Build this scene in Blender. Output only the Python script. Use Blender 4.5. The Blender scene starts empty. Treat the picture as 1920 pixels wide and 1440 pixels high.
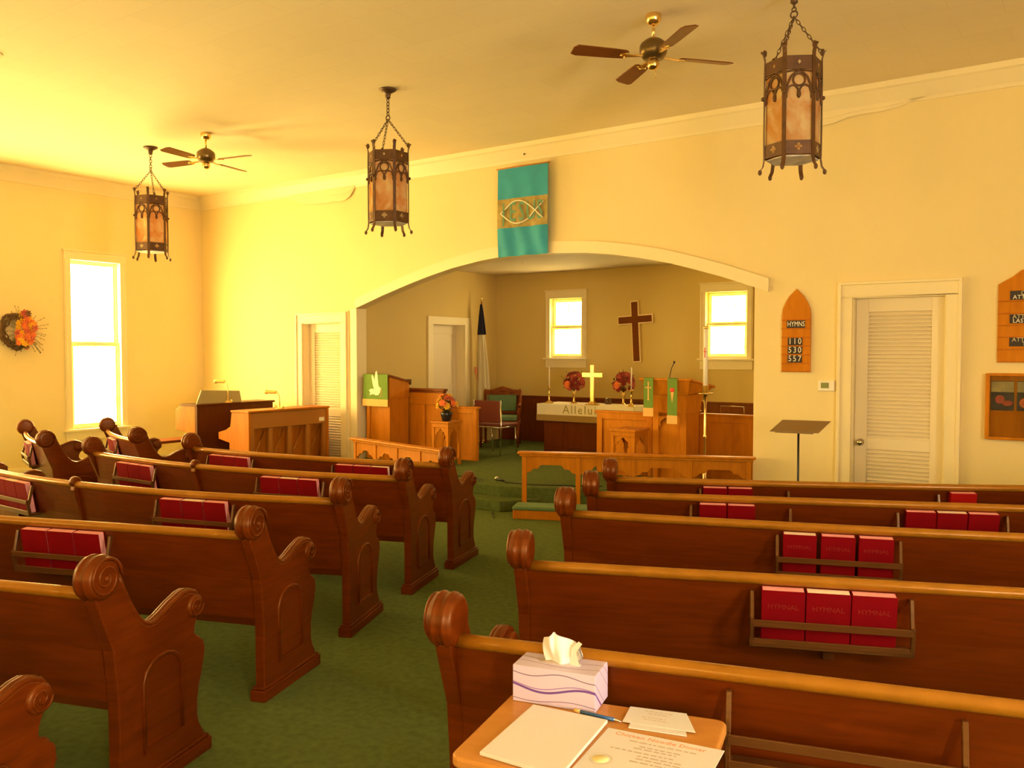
import bpy, bmesh, math, random
from mathutils import Vector, Matrix
random.seed(7)
PI = math.pi
R = math.radians
SC = bpy.context.scene
COL = SC.collection

# ---------------------------------------------------------------- camera, world, exposure
EYE = 1.6
cam_d = bpy.data.cameras.new('camera')
cam_d.sensor_width = 36.0
cam_d.lens = 36.0 * 1606.0 / 1920.0
cam_d.clip_start = 0.05
cam = bpy.data.objects.new('camera', cam_d)
cam.location = (0, 0, EYE)
cam.rotation_euler = (R(90 - 2.1), 0, R(34.8))
COL.objects.link(cam)
SC.camera = cam
SC.view_settings.view_transform = 'Standard'
SC.view_settings.look = 'None'
SC.view_settings.exposure = 0.78
SC.view_settings.gamma = 1.0
SC.view_settings.use_curve_mapping = False
W = bpy.data.worlds.new('world')
SC.world = W
W.use_nodes = True
W.node_tree.nodes['Background'].inputs['Color'].default_value = (1, .8, .5, 1)
W.node_tree.nodes['Background'].inputs['Strength'].default_value = 0.3

DAY = (1.0, .70, .30)          # warm late daylight coming through the amber glass
WIN_SIDE = 33.0                # glass in the left wall
WIN_CHANCEL = 12.0              # glass behind the altar
FILL_REAR = 6.0                 # unseen windows behind the camera, added as fill light
FILL_RIGHT = 28.0               # unseen right-hand windows, paler, added to brighten the near objects

# ---------------------------------------------------------------- materials
MATS = {}


def nodes_of(name):
    m = bpy.data.materials.new(name)
    m.use_nodes = True
    nt = m.node_tree
    b = nt.nodes['Principled BSDF']
    return m, nt, b


def plain(name, col, rough=.6, metal=0.0, spec=.5, coat=0.0, var=0.0, scale=8.0, bump=0.0, bscale=200.0):
    m, nt, b = nodes_of(name)
    b.inputs['Roughness'].default_value = rough
    b.inputs['Metallic'].default_value = metal
    b.inputs['Specular IOR Level'].default_value = spec
    b.inputs['Coat Weight'].default_value = coat
    b.inputs['Coat Roughness'].default_value = .15
    tc = nt.nodes.new('ShaderNodeTexCoord')
    if var > 0:
        n = nt.nodes.new('ShaderNodeTexNoise')
        n.inputs['Scale'].default_value = scale
        n.inputs['Detail'].default_value = 4
        nt.links.new(tc.outputs['Object'], n.inputs['Vector'])
        r = nt.nodes.new('ShaderNodeValToRGB')
        r.color_ramp.elements[0].position = .3
        r.color_ramp.elements[1].position = .7
        r.color_ramp.elements[0].color = (*[c * (1 - var) for c in col], 1)
        r.color_ramp.elements[1].color = (*[min(1, c * (1 + var)) for c in col], 1)
        nt.links.new(n.outputs['Fac'], r.inputs['Fac'])
        nt.links.new(r.outputs['Color'], b.inputs['Base Color'])
    else:
        b.inputs['Base Color'].default_value = (*col, 1)
    if bump > 0:
        n2 = nt.nodes.new('ShaderNodeTexNoise')
        n2.inputs['Scale'].default_value = bscale
        n2.inputs['Detail'].default_value = 3
        nt.links.new(tc.outputs['Object'], n2.inputs['Vector'])
        bp = nt.nodes.new('ShaderNodeBump')
        bp.inputs['Strength'].default_value = bump
        bp.inputs['Distance'].default_value = .01
        nt.links.new(n2.outputs['Fac'], bp.inputs['Height'])
        nt.links.new(bp.outputs['Normal'], b.inputs['Normal'])
    MATS[name] = m
    return m


def wood(name, dark, light, rough=.35, coat=.4, sx=(1.5, 1.5, 14), contrast=(.3, .75)):
    m, nt, b = nodes_of(name)
    b.inputs['Roughness'].default_value = rough
    b.inputs['Coat Weight'].default_value = coat
    b.inputs['Coat Roughness'].default_value = .2
    b.inputs['Coat Tint'].default_value = (1, .75, .4, 1)
    b.inputs['Specular Tint'].default_value = (1, .55, .15, 1)
    tc = nt.nodes.new('ShaderNodeTexCoord')
    mp = nt.nodes.new('ShaderNodeMapping')
    mp.inputs['Scale'].default_value = sx
    nt.links.new(tc.outputs['Object'], mp.inputs['Vector'])
    n = nt.nodes.new('ShaderNodeTexNoise')
    n.inputs['Scale'].default_value = 3.0
    n.inputs['Detail'].default_value = 6
    n.inputs['Distortion'].default_value = .6
    nt.links.new(mp.outputs['Vector'], n.inputs['Vector'])
    r = nt.nodes.new('ShaderNodeValToRGB')
    r.color_ramp.elements[0].position = contrast[0]
    r.color_ramp.elements[1].position = contrast[1]
    r.color_ramp.elements[0].color = (*dark, 1)
    r.color_ramp.elements[1].color = (*light, 1)
    nt.links.new(n.outputs['Fac'], r.inputs['Fac'])
    nt.links.new(r.outputs['Color'], b.inputs['Base Color'])
    MATS[name] = m
    return m


def glow_glass(name, strength, border=(1.0, .72, .12), centre=DAY, scale=5.0, nz=.5):
    """leaded art glass seen against daylight: pale panes, amber and greenish pieces"""
    m, nt, b = nodes_of(name)
    tc = nt.nodes.new('ShaderNodeTexCoord')
    v = nt.nodes.new('ShaderNodeTexVoronoi')
    v.inputs['Scale'].default_value = scale
    nt.links.new(tc.outputs['Object'], v.inputs['Vector'])
    r = nt.nodes.new('ShaderNodeValToRGB')
    r.color_ramp.elements[0].position = .15
    r.color_ramp.elements[1].position = nz
    r.color_ramp.elements[0].color = (*border, 1)
    r.color_ramp.elements[1].color = (*centre, 1)
    sep = nt.nodes.new('ShaderNodeSeparateColor')
    nt.links.new(v.outputs['Color'], sep.inputs['Color'])
    nt.links.new(sep.outputs['Red'], r.inputs['Fac'])
    nt.links.new(r.outputs['Color'], b.inputs['Emission Color'])
    b.inputs['Emission Strength'].default_value = strength
    b.inputs['Base Color'].default_value = (.3, .25, .15, 1)
    b.inputs['Roughness'].default_value = .2
    MATS[name] = m
    return m


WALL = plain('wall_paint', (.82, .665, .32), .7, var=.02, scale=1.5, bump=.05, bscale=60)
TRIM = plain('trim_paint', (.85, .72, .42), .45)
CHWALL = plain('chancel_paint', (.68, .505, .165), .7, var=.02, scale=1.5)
DOORP = plain('door_paint', (.80, .68, .45), .45)


def ceiling_mat():
    m, nt, b = nodes_of('ceiling_tiles')
    b.inputs['Roughness'].default_value = .85
    tc = nt.nodes.new('ShaderNodeTexCoord')
    mp = nt.nodes.new('ShaderNodeMapping')
    mp.inputs['Rotation'].default_value = (0, 0, 0)
    br = nt.nodes.new('ShaderNodeTexBrick')
    br.inputs['Scale'].default_value = 1.0
    br.inputs['Mortar Size'].default_value = .004
    br.inputs['Mortar Smooth'].default_value = 1.0
    br.inputs['Brick Width'].default_value = .62
    br.inputs['Row Height'].default_value = .31
    br.inputs['Color1'].default_value = (.88, .74, .47, 1)
    br.inputs['Color2'].default_value = (.86, .72, .455, 1)
    br.inputs['Mortar'].default_value = (.78, .65, .40, 1)
    nt.links.new(tc.outputs['Object'], mp.inputs['Vector'])
    nt.links.new(mp.outputs['Vector'], br.inputs['Vector'])
    nt.links.new(br.outputs['Color'], b.inputs['Base Color'])
    return m


CEIL = ceiling_mat()
CARPET = plain('green_carpet', (.118, .158, .045), .95, spec=.1, var=.16, scale=26, bump=.6, bscale=420)
WOOD = wood('pew_oak', (.088, .0125, .0006), (.145, .023, .001), .40, .12)
WOODK = wood('rack_oak', (.075, .028, .008), (.12, .045, .012), .4, .2)
WOODL = wood('rail_oak', (.26, .105, .006), (.34, .142, .010), .28, .3, sx=(3, 3, 3))
WOODO = wood('honey_oak', (.46, .150, .006), (.62, .215, .010), .45, .05, sx=(6, 6, 1))
WOODD = wood('dark_walnut', (.055, .012, .003), (.085, .02, .005), .45, .1, sx=(6, 6, 1))
WOODP = wood('piano_maple', (.40, .115, .006), (.52, .165, .010), .45, .05, sx=(6, 6, 1))
WOODR = wood('red_wainscot', (.15, .030, .005), (.20, .042, .007), .45, .05, sx=(6, 6, 1))
WOODT = wood('table_veneer', (.50, .21, .045), (.57, .26, .06), .4, .1, sx=(2, 8, 1))
BRASS = plain('brass', (.85, .60, .22), .22, metal=1)
BRASSP = plain('polished_brass', (.95, .72, .25), .3, metal=.6)
BRONZE = plain('dark_bronze', (.12, .065, .03), .45, metal=.5, var=.2, scale=20)
IRON = plain('rusty_iron', (.11, .045, .012), .5, metal=.2, var=.25, scale=18)
CHROME = plain('chrome', (.8, .78, .74), .15, metal=1)
BLACK = plain('black_plastic', (.012, .012, .014), .35)
NAVY = plain('navy_cloth', (.012, .010, .03), .9)
BOOK = plain('maroon_cloth', (.19, .0006, .003), .75, spec=.08, var=.08, scale=12)
BOOKR = plain('red_cloth', (.36, .005, .003), .7, spec=.1)
PAGES = plain('page_edges', (.85, .36, .33), .8, var=.12, scale=30)
PAGESW = plain('pale_page_edges', (.90, .70, .52), .8)
GOLDT = plain('worn_gold_stamp', (.23, .02, .012), .6, spec=.1)
GREENC = plain('green_cloth', (.16, .28, .035), .85, var=.05)
GREENU = plain('green_upholstery', (.13, .22, .10), .9, var=.08, scale=20)
GOLDC = plain('gold_fringe', (.80, .48, .14), .8)
CREAMC = plain('cream_cloth', (.92, .83, .60), .85)
TANF = plain('tan_fringe', (.42, .27, .09), .9)
WHITE = plain('white_paper', (.70, .66, .63), .8)
WHITEP = plain('white_plastic', (.86, .80, .68), .4)
CANDLE = plain('candle_wax', (.90, .84, .72), .5)
PRINT = plain('faded_print', (.52, .40, .30), .9)
PRINTO = plain('orange_print', (.74, .30, .14), .9)
TEAL = plain('teal_cloth', (.035, .34, .50), .8, var=.12, scale=4)
TANC = plain('tan_cloth', (.40, .30, .09), .85, var=.22, scale=14)
CORD = plain('cream_cord', (.88, .82, .60), .7)
TEALD = plain('teal_letter_cloth', (.13, .33, .22), .8)
MAROONU = plain('maroon_vinyl', (.22, .05, .03), .5)
REDF = plain('red_petals', (.26, .018, .012), .7, var=.3, scale=40)
PINKF = plain('rust_petals', (.55, .10, .05), .7, var=.2, scale=40)
ORANGEF = plain('orange_petals', (.88, .20, .04), .7, var=.25, scale=40)
YELLOWF = plain('yellow_petals', (.90, .50, .02), .7, var=.1, scale=40)
TWIG = plain('brown_twig', (.16, .08, .03), .9)
LEAF = plain('olive_leaf', (.10, .09, .02), .8)
LCD = plain('lcd_screen', (.20, .23, .06), .3)
GREYW = plain('music_desk', (.30, .25, .11), .4)
CABLE = plain('dark_cable', (.03, .035, .02), .6)
GLASSC = plain('clear_plastic', (.8, .7, .5), .05)
RED = plain('red_paint', (.75, .05, .02), .5)
BLUEP = plain('blue_barrel', (.02, .10, .28), .25)
TILEB = plain('black_tile', (.025, .014, .012), .5)
DIGIT = plain('ivory_digits', (.90, .84, .68), .6)
PHOTOD = plain('dark_photo', (.05, .03, .02), .4, var=.5, scale=12)
PHOTOL = plain('pale_photo', (.45, .36, .12), .4, var=.3, scale=14)
MILKG = plain('milk_glass', (.62, .57, .55), .5, var=.25, scale=14)
PIANOB = plain('piano_back_board', (.40, .15, .015), .6)


def amber_glass(name, a, c):
    m, nt, b = nodes_of(name)
    tc = nt.nodes.new('ShaderNodeTexCoord')
    n = nt.nodes.new('ShaderNodeTexNoise')
    n.inputs['Scale'].default_value = 7
    n.inputs['Distortion'].default_value = 1.2
    nt.links.new(tc.outputs['Object'], n.inputs['Vector'])
    r = nt.nodes.new('ShaderNodeValToRGB')
    r.color_ramp.elements[0].position = .35
    r.color_ramp.elements[1].position = .65
    r.color_ramp.elements[0].color = (*a, 1)
    r.color_ramp.elements[1].color = (*c, 1)
    nt.links.new(n.outputs['Fac'], r.inputs['Fac'])
    nt.links.new(r.outputs['Color'], b.inputs['Base Color'])
    b.inputs['Roughness'].default_value = .25
    tr = nt.nodes.new('ShaderNodeBsdfTranslucent')
    nt.links.new(r.outputs['Color'], tr.inputs['Color'])
    mx = nt.nodes.new('ShaderNodeMixShader')
    mx.inputs['Fac'].default_value = .6
    out = nt.nodes['Material Output']
    nt.links.new(b.outputs['BSDF'], mx.inputs[1])
    nt.links.new(tr.outputs['BSDF'], mx.inputs[2])
    nt.links.new(mx.outputs['Shader'], out.inputs['Surface'])
    return m


AMBER = amber_glass('amber_glass', (.80, .46, .15), (.95, .82, .48))


def tissue_box_mat():
    m, nt, b = nodes_of('tissue_box_print')
    b.inputs['Roughness'].default_value = .5
    tc = nt.nodes.new('ShaderNodeTexCoord')
    sx = nt.nodes.new('ShaderNodeSeparateXYZ')
    nt.links.new(tc.outputs['Object'], sx.inputs['Vector'])

    def mth(op, a, c, clamp=False):
        n = nt.nodes.new('ShaderNodeMath')
        n.operation = op
        n.use_clamp = clamp
        for i, q in enumerate((a, c)):
            if q is None:
                continue
            if isinstance(q, (int, float)):
                n.inputs[i].default_value = q
            else:
                nt.links.new(q, n.inputs[i])
        return n.outputs[0]
    # height plus depth gives lines that run on over the top of the box
    hz = mth('ADD', sx.outputs['Z'], mth('MULTIPLY', sx.outputs['Y'], .9))
    prev = None
    base = (.60, .50, .68, 1)
    cur = None
    for (h0, amp, ph, k, wd, col) in ((.080, .006, 3.0, 36, .0012, (.16, .09, .22, 1)), (.050, .009, 2.7, 28, .0013, (.30, .15, .46, 1)),
                                      (.043, .010, 2.5, 27, .0030, (.14, .05, .32, 1)), (.012, .005, 3.3, 28, .001, (.20, .11, .26, 1)),
                                      (.128, .008, 1.4, 25, .0012, (.26, .15, .26, 1)), (.160, .006, 2.2, 25, .0014, (.30, .18, .26, 1))):
        w = mth('MULTIPLY', mth('SINE', mth('ADD', mth('MULTIPLY', sx.outputs['X'], k), ph), None), amp)
        d = mth('ABSOLUTE', mth('SUBTRACT', hz, mth('ADD', w, h0)), None)
        f = mth('LESS_THAN', d, wd)
        mx = nt.nodes.new('ShaderNodeMix')
        mx.data_type = 'RGBA'
        nt.links.new(f, mx.inputs['Factor'])
        if cur is None:
            mx.inputs['A'].default_value = base
        else:
            nt.links.new(cur, mx.inputs['A'])
        mx.inputs['B'].default_value = col
        cur = mx.outputs['Result']
    nt.links.new(cur, b.inputs['Base Color'])
    return m


TBOX = tissue_box_mat()
TISSUE = plain('tissue', (.84, .80, .76), .9)
G_SIDE = glow_glass('art_glass_side', WIN_SIDE, scale=6.0)
G_BORDER = glow_glass('art_glass_border', 1.5, border=(1.0, .42, .015), centre=(1, .72, .06), scale=22.0)
G_CH = glow_glass('art_glass_chancel', WIN_CHANCEL, border=(1.0, .70, .10), centre=(1, .80, .45), scale=7.0)
G_FILL_RIGHT = glow_glass('art_glass_right', FILL_RIGHT, border=(1, .85, .5), centre=(1, .86, .68), scale=6.0)
G_FILL_REAR = glow_glass('art_glass_rear', FILL_REAR, scale=6.0)


# ---------------------------------------------------------------- mesh helpers
class MB:
    def __init__(s):
        s.v, s.f, s.sm = [], [], []

    def add(s, vs, fs, smooth=False):
        o = len(s.v)
        s.v += [tuple(p) for p in vs]
        s.f += [tuple(i + o for i in q) for q in fs]
        s.sm += [smooth] * len(fs)
        return s

    def box(s, x0, x1, y0, y1, z0, z1):
        vs = [(x0, y0, z0), (x1, y0, z0), (x1, y1, z0), (x0, y1, z0), (x0, y0, z1), (x1, y0, z1), (x1, y1, z1), (x0, y1, z1)]
        return s.add(vs, [(0, 3, 2, 1), (4, 5, 6, 7), (0, 1, 5, 4), (1, 2, 6, 5), (2, 3, 7, 6), (3, 0, 4, 7)])

    def hexa(s, lo, hi):
        """two quads (lists of 4 points, same winding) joined"""
        return s.add(list(lo) + list(hi), [(0, 3, 2, 1), (4, 5, 6, 7), (0, 1, 5, 4), (1, 2, 6, 5), (2, 3, 7, 6), (3, 0, 4, 7)])

    def prism(s, pts, fn0, fn1):
        """2-D outline mapped through fn0 and fn1 (its two faces)"""
        n = len(pts)
        vs = [fn0(p) for p in pts] + [fn1(p) for p in pts]
        fs = [tuple(range(n))[::-1], tuple(range(n, 2 * n))] + [(i, (i + 1) % n, n + (i + 1) % n, n + i) for i in range(n)]
        return s.add(vs, fs)

    def tube(s, path, r, n=8, closed=False, rs=None):
        path = [Vector(p) for p in path]
        m = len(path)
        up = None
        rings = []
        for i, p in enumerate(path):
            if closed:
                d = path[(i + 1) % m] - path[i - 1]
            else:
                d = path[min(i + 1, m - 1)] - path[max(i - 1, 0)]
            d = d.normalized() if d.length > 1e-9 else Vector((0, 0, 1))
            if up is None:
                a = Vector((0, 0, 1)) if abs(d.z) < .9 else Vector((1, 0, 0))
                up = (a - d * a.dot(d)).normalized()
            else:
                up = (up - d * up.dot(d))
                up = up.normalized() if up.length > 1e-6 else Vector((1, 0, 0))
            sd = d.cross(up)
            rr = rs[i] if rs else r
            rings.append([p + (up * math.cos(2 * PI * k / n) + sd * math.sin(2 * PI * k / n)) * rr for k in range(n)])
        vs = [q for g in rings for q in g]
        fs = []
        for i in range(m if closed else m - 1):
            j = (i + 1) % m
            for k in range(n):
                fs.append((i * n + k, i * n + (k + 1) % n, j * n + (k + 1) % n, j * n + k))
        s.add(vs, fs, True)
        if not closed:
            s.add(rings[0], [tuple(range(n))[::-1]])
            s.add(rings[-1], [tuple(range(n))])
        return s

    def lathe(s, prof, n=20, c=(0, 0, 0), ax='z', u=None, smooth=True):
        """profile of (radius, height) around an axis through c; ax may be a direction vector"""
        if ax == 'z':
            A, U, V = Vector((0, 0, 1)), Vector((1, 0, 0)), Vector((0, 1, 0))
        else:
            A = Vector(ax).normalized()
            t = Vector((0, 0, 1)) if abs(A.z) < .9 else Vector((1, 0, 0))
            U = (t - A * t.dot(A)).normalized()
            V = A.cross(U)
        c = Vector(c)
        vs, fs = [], []
        for (r, h) in prof:
            for k in range(n):
                a = 2 * PI * k / n
                vs.append(c + A * h + (U * math.cos(a) + V * math.sin(a)) * max(r, 1e-5))
        for i in range(len(prof) - 1):
            for k in range(n):
                fs.append((i * n + k, i * n + (k + 1) % n, (i + 1) * n + (k + 1) % n, (i + 1) * n + k))
        s.add(vs, fs, smooth)
        s.add(vs[:n], [tuple(range(n))[::-1]])
        s.add(vs[-n:], [tuple(range(n))])
        return s

    def ball(s, c, r, n=8, sq=(1, 1, 1)):
        vs, fs = [], []
        m = max(4, n // 2 + 1)
        for i in range(m + 1):
            t = PI * i / m
            for k in range(n):
                a = 2 * PI * k / n
                vs.append((c[0] + r * sq[0] * math.sin(t) * math.cos(a), c[1] + r * sq[1] * math.sin(t) * math.sin(a), c[2] + r * sq[2] * math.cos(t)))
        for i in range(m):
            for k in range(n):
                fs.append((i * n + k, (i + 1) * n + k, (i + 1) * n + (k + 1) % n, i * n + (k + 1) % n))
        return s.add(vs, fs, True)


def obj(name, mb, mat, parent=None, bevel=0.0, segs=2, off=None, label=None):
    me = bpy.data.meshes.new(name)
    vs = mb.v
    if off is not None:
        vs = [(x - off[0], y - off[1], z - off[2]) for x, y, z in vs]
    me.from_pydata(vs, [], mb.f)
    me.polygons.foreach_set('use_smooth', mb.sm)
    me.materials.append(mat)
    bm = bmesh.new()
    bm.from_mesh(me)
    bmesh.ops.remove_doubles(bm, verts=bm.verts, dist=1e-6)
    bmesh.ops.recalc_face_normals(bm, faces=bm.faces)
    bm.to_mesh(me)
    bm.free()
    me.update()
    o = bpy.data.objects.new(name, me)
    COL.objects.link(o)
    if parent is not None:
        o.parent = parent
    if bevel > 0:
        bv = o.modifiers.new('bevel', 'BEVEL')
        bv.width = bevel
        bv.segments = segs
        bv.limit_method = 'ANGLE'
        bv.angle_limit = R(40)
    if label:
        o['label'] = label
    return o


def thing(name, label, cat, loc=(0, 0, 0), rz=0.0, group=None):
    o = bpy.data.objects.new(name, None)
    o.empty_display_size = .1
    COL.objects.link(o)
    o.location = loc
    o.rotation_euler = (0, 0, rz)
    o['label'] = label
    o['category'] = cat
    if group:
        o['group'] = group
    return o


def tag(o, label, cat, group=None):
    o['label'] = label
    o['category'] = cat
    if group:
        o['group'] = group
    return o


def struct(name, mb, mat, parent=None, bevel=0.0):
    o = obj(name, mb, mat, parent, bevel)
    if parent is None:
        o['kind'] = 'structure'
    return o


def structE(name, loc=(0, 0, 0)):
    o = bpy.data.objects.new(name, None)
    COL.objects.link(o)
    o.location = loc
    o['kind'] = 'structure'
    return o


def letters(name, s, size, mat, parent, M, ext=.001, align='CENTER', spacing=1.0, sx=1.0):
    cu = bpy.data.curves.new(name + '_c', 'FONT')
    cu.body = s
    cu.size = size
    cu.extrude = ext
    cu.align_x = align
    cu.align_y = 'CENTER'
    cu.space_character = spacing
    cu.resolution_u = 2
    t = bpy.data.objects.new(name + '_t', cu)
    COL.objects.link(t)
    bpy.context.view_layer.update()
    me = bpy.data.meshes.new_from_object(t.evaluated_get(bpy.context.evaluated_depsgraph_get()))
    bpy.data.objects.remove(t)
    bpy.data.curves.remove(cu)
    me.transform(M @ Matrix.Diagonal((sx, 1, 1, 1)))
    me.materials.clear()
    me.materials.append(mat)
    me.name = name
    o = bpy.data.objects.new(name, me)
    COL.objects.link(o)
    o.parent = parent
    return o


def upright(x, y, z):
    """text plane facing -Y at a point"""
    return Matrix.Translation((x, y, z)) @ Matrix.Rotation(PI / 2, 4, 'X')


# ---------------------------------------------------------------- the room
XL, YF, ZC = -11.27, 8.0, 3.92
XR, YB = 3.4, -3.6
TH = .15
CX0, CX1, CY = -8.06, -2.70, 11.15      # chancel
PZ = .22                                # chancel platform
CHZ = 2.83


def wall_panels(mb, axis, pos, thick, u0, u1, z0, z1, holes):
    us = sorted({u0, u1, *[h[0] for h in holes], *[h[1] for h in holes]})
    zs = sorted({z0, z1, *[h[2] for h in holes], *[h[3] for h in holes]})
    us = [u for u in us if u0 - 1e-6 <= u <= u1 + 1e-6]
    zs = [z for z in zs if z0 - 1e-6 <= z <= z1 + 1e-6]
    for a, b in zip(us[:-1], us[1:]):
        for c, d in zip(zs[:-1], zs[1:]):
            mu, mz = (a + b) / 2, (c + d) / 2
            if any(h[0] < mu < h[1] and h[2] < mz < h[3] for h in holes):
                continue
            p0, p1 = sorted((pos, pos + thick))
            if axis == 'y':
                mb.box(a, b, p0, p1, c, d)
            else:
                mb.box(p0, p1, a, b, c, d)


mb = MB()
mb.box(XL - .3, XR + .3, YB - .3, YF + TH, -.1, 0)
struct('floor', mb, CARPET)
mb = MB()
mb.box(XL - .3, XR + .3, YB - .3, YF + TH, ZC, ZC + .1)
struct('ceiling', mb, CEIL)

# front wall: door holes and the wide arch
ARCH = [(-8.02, 2.17), (-7.53, 2.32), (-7.08, 2.445), (-6.74, 2.53), (-6.41, 2.6), (-6.01, 2.66), (-5.68, 2.69), (-5.35, 2.70), (-5.03, 2.69),
        (-4.59, 2.665), (-4.27, 2.625), (-3.96, 2.57), (-3.66, 2.505), (-3.38, 2.425), (-3.1, 2.34), (-2.84, 2.25), (-2.73, 2.21)]
mb = MB()
D1 = (-9.04, -8.30, 0, 2.0)
D2 = (-1.87, -1.12, 0, 2.09)
wall_panels(mb, 'y', YF, TH, XL - .15, ARCH[0][0], 0, ZC, [D1])
wall_panels(mb, 'y', YF, TH, ARCH[-1][0], XR + .15, 0, ZC, [D2])
up = [(p[0], p[1]) for p in ARCH] + [(ARCH[-1][0], ZC), (ARCH[0][0], ZC)]
for (xa, za), (xb, zb) in zip(ARCH[:-1], ARCH[1:]):
    mb.hexa([(xa, YF, za), (xb, YF, zb), (xb, YF, ZC), (xa, YF, ZC)], [(xa, YF + TH, za), (xb, YF + TH, zb), (xb, YF + TH, ZC), (xa, YF + TH, ZC)])
struct('wall_front', mb, WALL)

# windows of the left wall: the one in view and its neighbours towards the back of the hall
WINS = [(5.99, 6.68), (3.75, 4.44), (1.45, 2.14), (-.85, -.16)]
mb = MB()
wall_panels(mb, 'x', XL, -TH, YB - .15, YF + .15, 0, ZC, [(a, b, .58, 2.83) for a, b in WINS])
struct('wall_left', mb, WALL)
mb = MB()
FILL_RW = [(-7.5, -6.6), (-4.2, -3.3), (-.6, .3)]  # openings for the added rear fill windows
wall_panels(mb, 'y', YB, -TH, XL - .15, XR + .15, 0, ZC, [(a, b, .7, 2.83) for a, b in FILL_RW])
struct('wall_back', mb, WALL)
FILL_SW = [(1.6, 2.4), (-1.9, -1.1)]  # openings for the added right-hand fill windows
mb = MB()
wall_panels(mb, 'x', XR, TH, YB - .15, YF + .15, 0, ZC, [(a, b, .7, 2.83) for a, b in FILL_SW])
struct('wall_right', mb, WALL)


def window(n, axis, pos, inw, u0, u1, z0, z1, glass, trim=.09, sill=True, mid=None, full=True):
    """double-hung sash window: inw is +1/-1, the way the room lies from the wall plane"""
    w = structE('window_%d' % n, (0, 0, 0))

    def bx(mb, a, b, p, q, c, d):
        p, q = sorted((pos + inw * p, pos + inw * q))
        if axis == 'x':
            mb.box(p, q, a, b, c, d)
        else:
            mb.box(a, b, p, q, c, d)
    mid = mid or (z0 + z1) / 2
    fr = MB()
    bx(fr, u0 - trim, u0, 0, .022, z0, z1)
    bx(fr, u1, u1 + trim, 0, .022, z0, z1)
    bx(fr, u0 - trim, u1 + trim, 0, .024, z1, z1 + .11)
    bx(fr, u0 - trim - .015, u1 + trim + .015, 0, .034, z1 + .11, z1 + .13)
    bx(fr, u0 - trim + .012, u0 - trim + .03, .022, .03, z0, z1)
    bx(fr, u1 + trim - .03, u1 + trim - .012, .022, .03, z0, z1)
    obj('window_frame', fr, TRIM, w, .003)
    if sill:
        si = MB()
        bx(si, u0 - trim - .03, u1 + trim + .03, -.08, .055, z0 - .03, z0)
        bx(si, u0 - trim, u1 + trim, 0, .02, z0 - .15, z0 - .03)
        obj('window_sill', si, TRIM, w, .004)
    up = MB()
    s = .022
    for (a, b, c, d) in ((u0, u0 + s, mid, z1), (u1 - s, u1, mid, z1), (u0 + s, u1 - s, z1 - s, z1), (u0 + s, u1 - s, mid, mid + .022)):
        bx(up, a, b, -.095, -.065, c, d)
    obj('upper_sash', up, TRIM, w, .002)
    lo = MB()
    for (a, b, c, d) in ((u0, u0 + s, z0, mid + .02), (u1 - s, u1, z0, mid + .02), (u0 + s, u1 - s, z0, z0 + .035), (u0 + s, u1 - s, mid - .008, mid + .02)):
        bx(lo, a, b, -.06, -.03, c, d)
    obj('lower_sash', lo, TRIM, w, .002)
    g = MB()
    bw = .03
    bx(g, u0 + s + bw, u1 - s - bw, -.085, -.079, mid + .022 + bw * .6, z1 - s - bw)
    obj('pane', g, glass, w)
    g = MB()
    bx(g, u0 + s + bw, u1 - s - bw, -.050, -.044, z0 + .035 + bw, mid - .008 - bw * .6)
    obj('pane', g, glass, w)
    for dp, c, d, e0, e1 in ((-.085, mid + .022, z1 - s, bw * .6, bw), (-.050, z0 + .035, mid - .008, bw, bw * .6)):
        g = MB()
        for (a_, b_, c_, d_) in ((u0 + s, u0 + s + bw, c, d), (u1 - s - bw, u1 - s, c, d), (u0 + s + bw, u1 - s - bw, c, c + e0), (u0 + s + bw, u1 - s - bw, d - e1, d)):
            bx(g, a_, b_, dp, dp + .006, c_, d_)
        obj('border_glass', g, G_BORDER, w)
    # lead lines of the art glass
    ld = MB()
    uc = (u0 + u1) / 2
    zc_ = z1 - s - (z1 - mid) * .30

    def lp(u, z):
        q = pos + inw * -.076
        return (q, uc + u, z) if axis == 'x' else (uc + u, q, z)
    ld.tube([lp(.0, zc_ - .05), lp(0, zc_ + .07)], .0035, 5)
    ld.tube([lp(-.03, zc_ + .07), lp(0, zc_ + .05), lp(.03, zc_ + .07)], .003, 5)
    ld.tube([lp(-.11, zc_ - .03), lp(-.05, zc_ - .045), lp(0, zc_ - .03), lp(.05, zc_ - .045), lp(.11, zc_ - .03)], .003, 5)
    for sg in (-1, 1):
        ld.tube([lp(sg * .09 + .018 * math.cos(k_ * PI / 4), zc_ - .012 + .018 * math.sin(k_ * PI / 4)) for k_ in range(8)], .003, 5, True)
    obj('lead_lines', ld, TANF, w)
    return w


for i, (a, b) in enumerate(WINS):
    window(i + 1, 'x', XL, 1, a, b, .58, 2.83, G_SIDE, mid=1.71)
for i, (a, b) in enumerate(FILL_RW):
    window(5 + i, 'y', YB, 1, a, b, .7, 2.83, G_FILL_REAR)  # out of view, added only to fill the room with light
for i, (a, b) in enumerate(FILL_SW):
    window(8 + i, 'x', XR, -1, a, b, .7, 2.83, G_FILL_RIGHT)  # out of view, added as a whiter fill near the camera

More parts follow.
